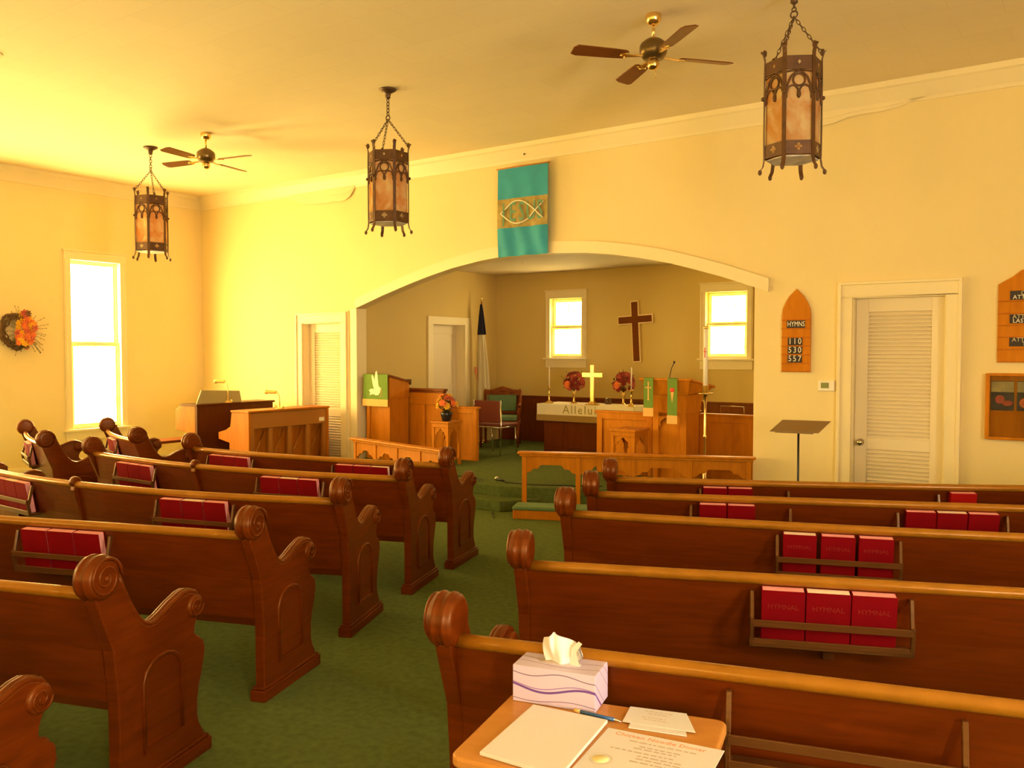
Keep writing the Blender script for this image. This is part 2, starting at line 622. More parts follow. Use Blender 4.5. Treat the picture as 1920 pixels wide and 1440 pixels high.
# crown moulding, baseboards
PR = [(0, 3.73), (.012, 3.73), (.02, 3.76), (.075, 3.86), (.09, 3.875), (.1, ZC), (0, ZC)]
mb = MB()
mb.prism(PR, lambda p: (XL, YF - p[0], p[1]), lambda p: (XR, YF - p[0], p[1]))
struct('trim_1', mb, TRIM)
mb = MB()
mb.prism(PR, lambda p: (XL + p[0], YB, p[1]), lambda p: (XL + p[0], YF, p[1]))
struct('trim_2', mb, TRIM)
mb = MB()
mb.box(XL, XL + .018, YB, YF, 0, .11)
mb.box(XL, XL + .012, YB, YF, .11, .14)
struct('baseboard_left', mb, TRIM, None, .003)
mb = MB()
for a, b in ((XL + .02, -9.16), (-2.6, -1.99), (-.98, XR)):
    mb.box(a, b, YF - .018, YF, 0, .12)
struct('baseboard_front', mb, TRIM, None, .003)

# loose, sagging wall covering that hangs below the crown moulding in two places
def sag(n, pts):
    mb = MB()
    m = len(pts)
    for (xa, za), (xb, zb) in zip(pts[:-1], pts[1:]):
        ba = .012 + .05 * max(0, 3.73 - za) * 3
        bb = .012 + .05 * max(0, 3.73 - zb) * 3
        mb.hexa([(xa, YF - ba, za), (xb, YF - bb, zb), (xb, YF - .02, 3.76), (xa, YF - .02, 3.76)],
                [(xa, YF - ba + .006, za), (xb, YF - bb + .006, zb), (xb, YF - .004, 3.76), (xa, YF - .004, 3.76)])
    for k in (.5,):
        mb.tube([(x, YF - .018 - .05 * max(0, 3.73 - z) * 1.5, 3.755 + (z - 3.755) * k) for x, z in pts[2:]], .003, 6)
    struct('trim_%d' % n, mb, TRIM)


sag(3, [(-2.72, 3.745), (-2.66, 3.70), (-2.56, 3.665), (-2.40, 3.635), (-2.2, 3.632), (-2.05, 3.645), (-1.93, 3.68), (-1.8, 3.69), (-1.65, 3.69), (-1.52, 3.705), (-1.42, 3.73), (-1.3, 3.75)])
sag(4, [(-9.35, 3.745), (-9.2, 3.68), (-9.0, 3.62), (-8.8, 3.59), (-8.62, 3.585), (-8.5, 3.575), (-8.4, 3.59), (-8.28, 3.575), (-8.18, 3.58), (-8.1, 3.62), (-8.04, 3.70), (-8.01, 3.75)])

# moulding over the arch and boards beside it
mb = MB()
A2 = [ARCH[0]] + ARCH[1:-1] + [(-2.70, 2.20), (-2.62, 2.17)]
for (xa, za), (xb, zb) in zip(A2[:-1], A2[1:]):
    mb.hexa([(xa, YF - .028, za), (xb, YF - .028, zb), (xb, YF - .028, zb + .125), (xa, YF - .028, za + .125)],
            [(xa, YF + .001, za), (xb, YF + .001, zb), (xb, YF + .001, zb + .125), (xa, YF + .001, za + .125)])
struct('trim_5', mb, TRIM)
mb = MB()
mb.box(-8.115, -8.0, YF - .02, YF + TH + .01, 0, 2.17)
mb.box(-8.20, -8.15, YF - .012, YF, 0, 2.15)
struct('trim_6', mb, TRIM, None, .003)
mb = MB()
mb.box(-2.76, -2.70, YF + .001, YF + TH + .01, PZ, 2.22)
struct('trim_7', mb, WALL)

# chancel shell and platform with its two carpeted steps
CD = (9.57, 10.32, PZ, 2.02)
mb = MB()
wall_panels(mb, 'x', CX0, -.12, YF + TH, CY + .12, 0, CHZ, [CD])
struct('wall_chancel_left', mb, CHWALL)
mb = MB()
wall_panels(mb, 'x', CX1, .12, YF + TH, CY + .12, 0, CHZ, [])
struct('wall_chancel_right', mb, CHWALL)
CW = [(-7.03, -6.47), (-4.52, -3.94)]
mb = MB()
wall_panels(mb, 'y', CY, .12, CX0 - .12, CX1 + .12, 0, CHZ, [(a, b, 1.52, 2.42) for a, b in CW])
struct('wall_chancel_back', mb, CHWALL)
mb = MB()
mb.box(CX0 - .12, CX1 + .12, YF + TH, CY + .12, CHZ, CHZ + .08)
struct('ceiling_chancel', mb, plain('chancel_ceiling', (.68, .57, .34), .8))
window(10, 'y', CY, -1, CW[0][0], CW[0][1], 1.52, 2.42, G_CH, trim=.08, mid=1.98)
window(11, 'y', CY, -1, CW[1][0], CW[1][1], 1.52, 2.42, G_CH, trim=.08, mid=1.98)
mb = MB()
plat = [(-7.99, 7.86), (-7.99, 7.78), (-6.9, 7.42), (-5.75, 7.19), (-5.15, 7.19), (-4.8, 7.28), (-4.3, 7.52), (-2.77, 7.92), (-2.77, 8.02), (-2.77, CY), (-7.99, CY), (-7.99, 8.1)]
mb.prism(plat, lambda p: (p[0], p[1], 0), lambda p: (p[0], p[1], PZ))
struct('floor_platform', mb, CARPET, None, .012)
mb = MB()
mb.prism([(-6.6, 7.33), (-6.1, 6.98), (-4.98, 6.94), (-4.72, 7.30), (-5.15, 7.19), (-5.75, 7.19), (-6.3, 7.3)],
         lambda p: (p[0], p[1], 0), lambda p: (p[0], p[1], .11))
struct('floor_step', mb, CARPET, None, .01)
mb = MB()
mb.box(-7.99, -2.78, CY - .025, CY, PZ, .90)
mb.box(-7.99, -2.78, CY - .04, CY, .90, .93)
struct('trim_8', mb, WOODR, None, .003)


# doors -----------------------------------------------------------
def louver_door(n, x0, x1, z1, yface, knob_left=True, trimw=.11):
    d = structE('door_%d' % n, (0, 0, 0))
    fr = MB()
    y = YF
    fr.box(x0 - trimw, x0, y - .025, y, 0, z1)
    fr.box(x1, x1 + trimw, y - .025, y, 0, z1)
    fr.box(x0 - trimw, x1 + trimw, y - .025, y, z1, z1 + .11)
    fr.box(x0 - trimw - .012, x0 - trimw + .018, y - .04, y, 0, z1 + .11)
    fr.box(x1 + trimw - .018, x1 + trimw + .012, y - .04, y, 0, z1 + .11)
    fr.box(x0 - trimw - .012, x1 + trimw + .012, y - .04, y, z1 + .11, z1 + .135)
    fr.box(x0 - .001, x0 + .012, y, yface + .05, 0, z1)
    fr.box(x1 - .012, x1 + .001, y, yface + .05, 0, z1)
    fr.box(x0, x1, y, yface + .05, z1 - .012, z1 + .001)
    obj('door_frame', fr, TRIM, d, .003)
    a, b = x0 + .014, x1 - .014
    lf = MB()
    st = .105
    T = .035
    z_lo, z_m0, z_m1, z_hi = .18, .74, .84, z1 - .13
    lf.box(a, a + st, yface, yface + T, .01, z1 - .014)
    lf.box(b - st, b, yface, yface + T, .01, z1 - .014)
    lf.box(a + st, b - st, yface, yface + T, .01, z_lo)
    lf.box(a + st, b - st, yface, yface + T, z_m0, z_m1)
    lf.box(a + st, b - st, yface, yface + T, z_hi, z1 - .014)
    obj('door_leaf', lf, DOORP, d, .003)
    for (c, e) in ((z_lo, z_m0), (z_m1, z_hi)):
        sl = MB()
        k = int((e - c) / .033)
        for i in range(k):
            z = c + (i + .5) * (e - c) / k
            sl.hexa([(a + st, yface + .006, z - .016), (b - st, yface + .006, z - .016), (b - st, yface + .028, z + .012), (a + st, yface + .028, z + .012)],
                    [(a + st, yface + .006, z - .010), (b - st, yface + .006, z - .010), (b - st, yface + .028, z + .018), (a + st, yface + .028, z + .018)])
        obj('louver_slats', sl, DOORP, d)
    bk = MB()
    bk.box(x0 - .05, x1 + .05, yface + .06, yface + .075, 0, z1 + .05)
    obj('backing', bk, DOORP, d)
    kx = a + .055 if knob_left else b - .055
    kn = MB()
    kn.lathe([(.03, 0), (.03, .006), (.012, .01), (.011, .03), (.026, .038), (.03, .052), (.024, .066), (.0, .07)], 16, (kx, yface, .80), (0, -1, 0))
    obj('door_knob', kn, plain('nickel_%d' % n, (.55, .48, .36), .25, metal=1), d)
    return d


louver_door(1, D1[0], D1[1], D1[3], YF + .10)
louver_door(2, D2[0], D2[1], D2[3], YF + .07)

d3 = structE('door_3')
fr = MB()
y0, y1 = CD[0], CD[1]
X = CX0
fr.box(X, X + .022, y0 - .11, y0, PZ, CD[3])
fr.box(X, X + .022, y1, y1 + .11, PZ, CD[3])
fr.box(X, X + .022, y0 - .11, y1 + .11, CD[3], CD[3] + .11)
fr.box(X - .2, X, y0 - .001, y0 + .01, PZ, CD[3])
fr.box(X - .2, X, y1 - .01, y1 + .001, PZ, CD[3])
fr.box(X - .2, X, y0, y1, CD[3] - .01, CD[3])
obj('door_frame', fr, TRIM, d3, .003)
lf = MB()
lf.box(X - .19, X - .155, y0 + .012, y1 - .012, PZ + .005, CD[3] - .012)
for (a, b, c, e) in ((y0 + .012, y0 + .1, PZ + .01, 1.99), (y1 - .1, y1 - .012, PZ + .01, 1.99), (y0 + .1, y1 - .1, 1.88, 1.99), (y0 + .1, y1 - .1, PZ + .01, .4), (y0 + .1, y1 - .1, 1.02, 1.12)):
    lf.box(X - .156, X - .148, a, b, c, e)
obj('door_leaf', lf, DOORP, d3, .002)
kn = MB()
kn.lathe([(.025, 0), (.011, .01), (.011, .03), (.027, .045), (.0, .065)], 14, (X - .148, y0 + .07, 1.0), (1, 0, 0))
obj('door_knob', kn, BRASS, d3)


# ---------------------------------------------------------------- pews
def polyfit(pts, deg):
    n = deg + 1
    mx = sum(p[0] for p in pts) / len(pts)
    A = [[sum((p[0] - mx) ** (i + j) for p in pts) for j in range(n)] + [sum(p[1] * (p[0] - mx) ** i for p in pts)] for i in range(n)]
    for i in range(n):
        piv = max(range(i, n), key=lambda r: abs(A[r][i]))
        A[i], A[piv] = A[piv], A[i]
        for r in range(n):
            if r != i:
                f = A[r][i] / A[i][i]
                A[r] = [a - f * b for a, b in zip(A[r], A[i])]
    c = [A[i][n] / A[i][i] for i in range(n)]
    return lambda x: sum(ci * (x - mx) ** i for i, ci in enumerate(c))


class Path:
    """curve of a pew's top rail on the floor plan, arc-length parametrised from its left end"""

    def __init__(s, pts):
        s.p = [Vector((x, y, 0)) for x, y in pts]
        s.d = [0]
        for a, b in zip(s.p[:-1], s.p[1:]):
            s.d.append(s.d[-1] + (b - a).length)
        s.L = s.d[-1]

    def at(s, t):
        """point, tangent (to the right), normal (forwards)"""
        i = 0
        while i < len(s.d) - 2 and s.d[i + 1] < t:
            i += 1
        k = (t - s.d[i]) / (s.d[i + 1] - s.d[i])
        P = s.p[i].lerp(s.p[i + 1], k)

        def tan(j):
            a, b = max(j - 1, 0), min(j + 1, len(s.p) - 1)
            return (s.p[b] - s.p[a]).normalized()
        kk = min(max(k, 0), 1)
        T = tan(i).lerp(tan(i + 1), kk).normalized()
        return P, T, Vector((-T.y, T.x, 0))

    def tx(s, x):
        for i in range(len(s.p) - 1):
            if s.p[i].x <= x <= s.p[i + 1].x:
                return s.d[i] + (x - s.p[i].x) / (s.p[i + 1].x - s.p[i].x) * (s.d[i + 1] - s.d[i])
        return 0 if x < s.p[0].x else s.L


K = (EYE - .795) / (EYE - .83)


def mkpath(pts, x0, x1, deg=2, k=K, n=22):
    f = polyfit([(x * k, y * k) for x, y in pts], deg)
    xs = [x0 + (x1 - x0) * i / (n - 1) for i in range(n)]
    return Path([(x, f(x)) for x in xs])


END = [(.07, .0), (.066, .38), (.045, .567), (-.01, .70), (-.035, .765), (-.03, .80), (.03, .845), (.075, .83), (.095, .79), (.125, .725),
       (.165, .655), (.195, .62), (.225, .603), (.26, .600), (.30, .612), (.36, .640), (.42, .660), (.455, .664), (.50, .65), (.53, .615), (.53, .575),
       (.50, .548), (.487, .52), (.485, .495), (.505, .475), (.54, .45), (.548, .415), (.54, .37), (.525, .32), (.508, .277), (.498, .23), (.496, .17), (.505, .13), (.53, .09), (.545, .0)]


def fr3(P, T, N, t, s, z):
    return P + T * t + N * s + Vector((0, 0, z))


def end_panel(pw, off, P, T, N, out, inner_arm=True):
    """carved pew end; out=+1 when its outer face looks to the right (+T)"""
    th = .05
    a, b = (0, th) if out > 0 else (-th, 0)
    mb = MB()
    mb.prism(END, lambda p: fr3(P, T, N, a, p[0], p[1]), lambda p: fr3(P, T, N, b, p[0], p[1]))
    e = obj('end_panel', mb, WOOD, pw, .006, 2, off)
    # base plinth
    mb = MB()
    g = .014
    lo = [fr3(P, T, N, a - g, .045, 0), fr3(P, T, N, b + g, .045, 0), fr3(P, T, N, b + g, .565, 0), fr3(P, T, N, a - g, .565, 0)]
    hi = [q + Vector((0, 0, .052)) for q in lo]
    mb.hexa(lo, hi)
    lo = [fr3(P, T, N, a - g * .5, .052, .052), fr3(P, T, N, b + g * .5, .052, .052), fr3(P, T, N, b + g * .5, .556, .052), fr3(P, T, N, a - g * .5, .556, .052)]
    mb.hexa(lo, [q + Vector((0, 0, .014)) for q in lo])
    obj('plinth', mb, WOOD, e, .004, 2, off)
    # scroll finial: ringed drum lying along the pew
    mb = MB()
    h0, h1 = a - .016, b + .016
    H = h1 - h0
    r = .080
    pr = [(.02, 0), (.055, 0), (r * .80, .002), (r * .93, .010), (r * .93, H * .22), (r * .99, H * .26), (r, H * .34), (r * .95, H * .38), (r * .95, H * .62), (r, H * .66),
          (r * .99, H * .74), (r * .93, H * .78), (r * .93, H - .010), (r * .80, H - .002), (.055, H), (.02, H)]
    c = fr3(P, T, N, h0, 0.0, .835)
    mb.lathe(pr, 28, c, T)
    # carved rosette on the outer face and a spiral ridge
    fo = h1 if out > 0 else h0
    sp = []
    for i in range(46):
        q = i / 45
        ang = 2.2 * 2 * PI * q
        rr = .062 * (1 - q) + .012
        sp.append(fr3(P, T, N, fo, rr * math.cos(ang), .835 + rr * math.sin(ang)))
    mb.tube(sp, .006, 6)
    mb.ball(fr3(P, T, N, fo, 0, .835), .012, 8)
    obj('scroll_finial', mb, WOOD, e, 0, 2, off)
    # moulded arm cap with its own scroll
    mb = MB()
    arm = [(.075, .835), (.10, .78), (.135, .712), (.172, .652), (.20, .622), (.23, .606), (.26, .603), (.30, .615), (.36, .643), (.42, .664), (.455, .668), (.495, .655), (.525, .62)]
    for tt, rr in ((a + .010, .011), ((a + b) / 2, .013), (b - .010, .011)):
        mb.tube([fr3(P, T, N, tt, q[0], q[1]) for q in arm], rr, 8)
    mb.lathe([(.01, 0), (.040, 0), (.046, .006), (.046, th + .014), (.040, th + .02), (.01, th + .02)], 18, fr3(P, T, N, a - .01, .485, .603), T)
    sp = []
    for i in range(26):
        q = i / 25
        ang = -1.6 * 2 * PI * q
        rr = .034 * (1 - q) + .006
        sp.append(fr3(P, T, N, (b + .011) if out > 0 else (a - .011), .485 + rr * math.cos(ang), .603 + rr * math.sin(ang)))
    mb.tube(sp, .004, 6)
    obj('arm_cap', mb, WOOD, e, 0, 2, off)
    # carved leaf on the front edge
    mb = MB()
    for zz, ss, rr in ((.455, .515, .024), (.425, .535, .026), (.395, .540, .024), (.365, .536, .021), (.335, .528, .018), (.31, .518, .014)):
        mb.ball(fr3(P, T, N, (a + b) / 2, ss, zz), rr, 10, (1, 1, .8))
    obj('carved_leaf', mb, WOOD, e, 0, 2, off)
    # arched panel moulding on both faces
    mb = MB()
    for tt in (a, b):
        pts = [(.19, .155), (.19, .40), (.205, .438), (.235, .463), (.275, .475), (.315, .475), (.355, .463), (.385, .438), (.40, .40), (.40, .155)]
        mb.tube([fr3(P, T, N, tt, *q) for q in pts], .009, 6)
        lo = [fr3(P, T, N, tt - .010, .185, .140), fr3(P, T, N, tt + .010, .185, .140), fr3(P, T, N, tt + .010, .405, .140), fr3(P, T, N, tt - .010, .405, .140)]
        mb.hexa(lo, [q + Vector((0, 0, .020)) for q in lo])
    obj('arched_moulding', mb, WOOD, e, 0, 2, off)
    return e


def sweep(mb, path, t0, t1, sec, n=None, smooth=False):
    n = n or max(2, int((t1 - t0) / .16) + 1)
    m = len(sec)
    vs, fs = [], []
    for i in range(n):
        P, T, N = path.at(t0 + (t1 - t0) * i / (n - 1))
        for (s, z) in sec:
            vs.append(fr3(P, T, N, 0, s, z))
    for i in range(n - 1):
        for k in range(m):
            fs.append((i * m + k, i * m + (k + 1) % m, (i + 1) * m + (k + 1) % m, (i + 1) * m + k))
    fs.append(tuple(range(m))[::-1])
    fs.append(tuple(range((n - 1) * m, n * m)))
    mb.add(vs, fs, smooth)
    return mb


def circ(s, z, r, n=12, sq=1.0):
    return [(s + r * math.cos(2 * PI * k / n), z + r * sq * math.sin(2 * PI * k / n)) for k in range(n)]


def back_s(z):
    """rear face of the leaning backrest"""
    q = [(.34, .085), (.38, .066), (.567, .045), (.78, -.003)]
    for (z0, s0), (z1, s1) in zip(q[:-1], q[1:]):
        if z <= z1:
            return s0 + (s1 - s0) * (z - z0) / (z1 - z0)
    return q[-1][1]


def book_rack(pw, off, path, x, w=.54):
    t = path.tx(x)
    P, T, N = path.at(t)
    rk = MB()
    for sd in (-1, 1):
        tt = sd * w / 2
        # open end: leaning slat, short upright and foot bar
        for (za, sa, zb, sb) in ((.605, -.080, .735, -.022), (.535, -.080, .640, -.080), (.535, -.080, .536, -.020)):
            d0, d1 = (.018, .018) if zb > .6 else (.06, .06)
            zz = zb if zb > .6 else .550
            lo = [fr3(P, T, N, tt - .007, back_s(za) + sa, za), fr3(P, T, N, tt + .007, back_s(za) + sa, za), fr3(P, T, N, tt + .007, back_s(za) + sa + d0, za), fr3(P, T, N, tt - .007, back_s(za) + sa + d0, za)]
            sb2 = sb if zb > .6 else sa
            hi = [fr3(P, T, N, tt - .007, back_s(zz) + sb2, zz), fr3(P, T, N, tt + .007, back_s(zz) + sb2, zz), fr3(P, T, N, tt + .007, back_s(zz) + sb2 + d1, zz), fr3(P, T, N, tt - .007, back_s(zz) + sb2 + d1, zz)]
            rk.hexa(lo, hi)
    for (z0, z1, s0, s1) in ((.612, .638, -.082, -.074), (.535, .548, -.082, -.004), (.545, .566, -.082, -.074)):
        q = [fr3(P, T, N, -w / 2, back_s((z0 + z1) / 2) + s0, z0), fr3(P, T, N, w / 2, back_s((z0 + z1) / 2) + s0, z0),
             fr3(P, T, N, w / 2, back_s((z0 + z1) / 2) + s1, z0), fr3(P, T, N, -w / 2, back_s((z0 + z1) / 2) + s1, z0)]
        rk.hexa(q, [v + Vector((0, 0, z1 - z0)) for v in q])
    r_ = obj('book_rack', rk, WOODK, pw, .002, 1, off)
    cup = MB()
    cup.box(-.02, .02, -.012, .02, -.05, 0)
    cup = MB()
    q = [fr3(P, T, N, -.02, back_s(.5) - .04, .49), fr3(P, T, N, .02, back_s(.5) - .04, .49), fr3(P, T, N, .02, back_s(.5) - .001, .49), fr3(P, T, N, -.02, back_s(.5) - .001, .49)]
    cup.hexa(q, [v + Vector((0, 0, .045)) for v in q])
    obj('rack_bracket', cup, WOODD, r_, .002, 1, off)
    return P, T, N, w


_bookbits = {}


def hymnal(P, T, N, tt, label, group, cover=None, pages=None, tilt=0.0, stamp=False):
    """book standing in a rack, leaning against the backrest"""
    z0 = .5485
    w, h, d = .150, .205, .040
    s0 = back_s(z0) - .012
    s1 = back_s(z0 + h) - .002
    base = fr3(P, T, N, tt, s0, z0)
    rz = math.atan2(T.y, T.x)
    lean = math.atan2(s0 - s1, h)
    b = thing('hymnal', label, 'book', tuple(base), rz + tilt, group)
    b.rotation_euler = (lean, 0, rz + tilt)
    key = (cover.name, pages.name)
    if key not in _bookbits:
        mb = MB()
        mb.box(-w / 2, w / 2, -d, -d + .0028, 0, h)
        mb.box(-w / 2, w / 2, -.0028, 0, 0, h)
        mb.box(-w / 2, -w / 2 + .004, -d + .0028, -.0028, 0, h)
        cv = obj('cover', mb, cover, b, .001, 1)
        mb = MB()
        mb.box(-w / 2 + .004, w / 2 - .004, -d + .0028, -.0028, .003, h - .0006)
        pg = obj('page_block', mb, pages, b)
        _bookbits[key] = (cv, pg)
    else:
        for src in _bookbits[key]:
            c = src.copy()
            COL.objects.link(c)
            c.parent = b
    if stamp:
        if 'stamp' not in _bookbits:
            M = Matrix.Translation((0, -d - .0003, h * .70)) @ Matrix.Rotation(PI / 2, 4, 'X')
            st = letters('cover_lettering', 'HYMNAL', .027, GOLDT, b, M, .0003)
            _bookbits['stamp'] = st
        else:
            c = _bookbits['stamp'].copy()
            COL.objects.link(c)
            c.parent = b
    return b


def make_pew(path, label, ends='LR', racks=(), supports=(), group='curved pews'):
    m = path.at(path.L / 2)[0]
    off = (m.x, m.y, 0)
    pw = thing('pew', label, 'pew', off, 0, group)
    L = path.L
    bk = MB()
    sweep(bk, path, .0, L, [(back_s(.78), .78), (back_s(.567), .567), (back_s(.38), .38), (.085, .34), (.110, .34), (.092, .38), (.070, .567), (.022, .78)])
    obj('backrest', bk, WOOD, pw, 0, 2, off)
    rl = MB()
    sweep(rl, path, 0, L, circ(.004, .775, .021, 12), smooth=True)
    obj('top_rail', rl, WOODL, pw, 0, 2, off)
    st = MB()
    sweep(st, path, 0, L, [(.075, .385), (.46, .405), (.475, .415), (.47, .428), (.45, .432), (.09, .415)])
    obj('seat', st, WOOD, pw, 0, 2, off)
    if 'R' in ends:
        P, T, N = path.at(L)
        end_panel(pw, off, P, T, N, 1)
    if 'L' in ends:
        P, T, N = path.at(0)
        end_panel(pw, off, P, T, N, -1)
    for x in supports:
        P, T, N = path.at(path.tx(x))
        mb = MB()
        a, b = -.02, .02
        SUP = [(.055, .0), (.05, .38), (.028, .567), (-.02, .74), (-.012, .79), (.03, .80), (.085, .6), (.12, .44), (.40, .38), (.42, .2), (.44, 0)]
        mb.prism(SUP, lambda p: fr3(P, T, N, a, p[0], p[1]), lambda p: fr3(P, T, N, b, p[0], p[1]))
        mb.lathe([(.01, 0), (.03, 0), (.034, .006), (.034, .034), (.03, .04), (.01, .04)], 16, fr3(P, T, N, a, .002, .79), T)
        obj('centre_support', mb, WOOD, pw, .004, 2, off)
    for x in racks:
        book_rack(pw, off, path, x)
    return pw


PATHS = {
    'L5': mkpath([(-6.11, 4.25), (-5.88, 4.26), (-5.29, 4.31), (-4.78, 4.38), (-4.14, 4.52), (-3.78, 4.63)], -6.42, -3.97),
    'L4': mkpath([(-6.49, 3.61), (-5.92, 3.59), (-5.55, 3.58), (-5.15, 3.60), (-4.54, 3.70), (-3.63, 3.97)], -6.80, -3.78),
    'L3': mkpath([(-6.1, 2.70), (-5.45, 2.68), (-4.96, 2.70), (-4.42, 2.83), (-3.99, 2.91), (-3.35, 3.17)], -7.0, -3.49),
    'L2': mkpath([(-4.27, 1.93), (-3.66, 2.13), (-3.04, 2.35)], -5.9, -3.17, 1),
    'L1': mkpath([(-3.06, 1.37), (-2.73, 1.48)], -5.2, -2.83, 1),
    'S5': mkpath([(-8.22, 4.72), (-7.74, 4.51), (-7.37, 4.38), (-7.05, 4.32)], -8.66, -7.39),
    'S4': mkpath([(-8.62, 4.12), (-8.32, 3.98), (-7.92, 3.84), (-7.4, 3.69)], -9.10, -7.74),
    'S3': mkpath([(-7.54, 2.91), (-8.0, 3.05), (-8.6, 3.33)], -9.2, -7.87, 1),
    'R1': mkpath([(-1.45, 1.83), (-1.11, 1.91), (-.70, 2.01), (-.42, 2.09), (-.14, 2.19)], -1.52, 1.6, 1),
    'R2': mkpath([(-1.75, 2.63), (-1.33, 2.78), (-.86, 2.97), (-.54, 3.11), (-.21, 3.23)], -1.83, 1.5, 1),
    'R3': mkpath([(-2.15, 3.58), (-1.71, 3.73), (-1.35, 3.83), (-.81, 4.01), (-.28, 4.22)], -2.24, 1.6, 2),
    'R4': mkpath([(-2.33, 4.17), (-1.97, 4.31), (-1.57, 4.46), (-.96, 4.74), (-.33, 5.01)], -2.43, 1.6, 1),
    'R5': mkpath([(-2.51, 4.72), (-2.06, 4.92), (-1.49, 5.17), (-.95, 5.44), (-.38, 5.76)], -2.62, 1.6, 2),
}
# the pew whose arm shows in the bottom left corner
PATHS['L0'] = Path([(-4.6, -.0), (-3.5, .37), (-2.40, .745)])

PEWS = {
    'L5': ('front-row curved oak pew left of the centre aisle, its carved end beside the steps', 'LR', (-5.93, -4.61), ()),
    'L4': ('second-row curved oak pew left of the centre aisle, behind the front-row one', 'LR', (-6.11, -4.56), (-5.42,)),
    'L3': ('third-row curved oak pew left of the centre aisle with a centre support', 'LR', (-6.02, -4.33), (-5.30,)),
    'L2': ('fourth-row oak pew left of the centre aisle, three hymnals in its rack', 'LR', (-4.11,), ()),
    'L1': ('nearest large oak pew left of the centre aisle, carved scroll end in full view', 'LR', (), ()),
    'L0': ('oak pew of which only the scrolled arm shows at the bottom left corner', 'R', (), ()),
    'S5': ('short strongly curved oak pew before the side window, nearest the organ', 'LR', (-8.1,), ()),
    'S4': ('short strongly curved oak pew at the far left, one row behind the side window pew', 'LR', (-8.42,), ()),
    'S3': ('oak pew mostly outside the picture, its arm tip at the left edge', 'R', (), ()),
    'R5': ('front-row oak pew right of the centre aisle, nearest the communion rail', 'LR', (-1.87, -.60), ()),
    'R4': ('second-row oak pew right of the centre aisle, behind the front-row one', 'LR', (-1.68, -.67), ()),
    'R3': ('third-row oak pew right of the centre aisle with three upright hymnals', 'LR', (-1.02,), ()),
    'R2': ('fourth-row oak pew right of the centre aisle, hymnals spread in its rack', 'LR', (-.80,), ()),
    'R1': ('nearest oak pew right of the centre aisle, behind the small table', 'LR', (-.52,), ()),
}
for k, (lab, ends, racks, sup) in PEWS.items():
    make_pew(PATHS[k], lab, ends, racks, sup)


def fill(key, x, offs, where, ref=0, **kw):
    p = PATHS[key]
    P, T, N = p.at(p.tx(x))
    n = len(offs)
    names = {1: ['only'], 2: ['left', 'right'], 3: ['left', 'middle', 'right']}[n]
    word = {1: 'the only book', 2: 'of two books', 3: 'of three books'}[n]
    for i, (o, nm) in enumerate(zip(offs, names)):
        lab = ('single red hymnal, %s in %s' % (word, where)) if n == 1 else ('maroon hymnal, %s %s in %s' % (nm, word, where))
        hymnal(P, T, N, o, lab, 'hymnals in the pew racks', kw.get('cover', BOOK), (PAGESW if i in kw.get('pale', ()) else PAGES), stamp=kw.get('stamp', False))


fill('R2', -.80, (-.162, -.008, .145), 'the rack of the fourth-row right pew', stamp=True, pale=(1,))
fill('R3', -1.02, (-.17, 0, .165), 'the rack of the third-row right pew', stamp=True, pale=(0,))
fill('R4', -1.68, (-.15, .005), 'the left rack of the second-row right pew')
fill('R4', -.67, (-.158, -.003, .152), 'the right rack of the second-row right pew', pale=(1,))
fill('R5', -1.87, (-.18, -.025), 'the left rack of the front-row right pew')
fill('R5', -.60, (-.13,), 'the right rack of the front-row right pew', cover=BOOKR)
fill('L2', -4.11, (-.154, 0, .154), 'the rack of the fourth-row left pew')
fill('L3', -4.33, (-.154, 0, .154), 'the right rack of the third-row left pew', pale=(1,))
fill('L3', -6.02, (-.154, 0, .154), 'the far left rack of the third-row left pew', pale=(1,))
fill('L4', -4.56, (-.154, 0, .154), 'the right rack of the second-row left pew', pale=(1,))
fill('L4', -6.11, (-.154, 0, .154), 'the left rack of the second-row left pew')
fill('L5', -4.61, (-.154, 0, .154), 'the right rack of the front-row left pew', pale=(2,))
fill('L5', -5.93, (-.154, 0, .154), 'the left rack of the front-row left pew')
fill('S5', -8.1, (-.08, .08), 'the short pew before the window')
fill('S4', -8.42, (-.08, .08), 'the short pew at the far left')


# ---------------------------------------------------------------- hanging lanterns
def chain(mb, a, b, n=None, r=.0032, wl=.011):
    a, b = Vector(a), Vector(b)
    d = b - a
    L = d.length
    n = n or max(2, int(L / .028))
    A = d.normalized()
    t = Vector((1, 0, 0)) if abs(A.x) < .8 else Vector((0, 1, 0))
    U = (t - A * t.dot(A)).normalized()
    V = A.cross(U)
    hl = L / n / 2 * 1.28
    for i in range(n):
        c = a + d * ((i + .5) / n)
        S = U if i % 2 else V
        mb.tube([c + A * hl * math.cos(2 * PI * k / 10) + S * wl * math.sin(2 * PI * k / 10) for k in range(10)], r, 5, True)


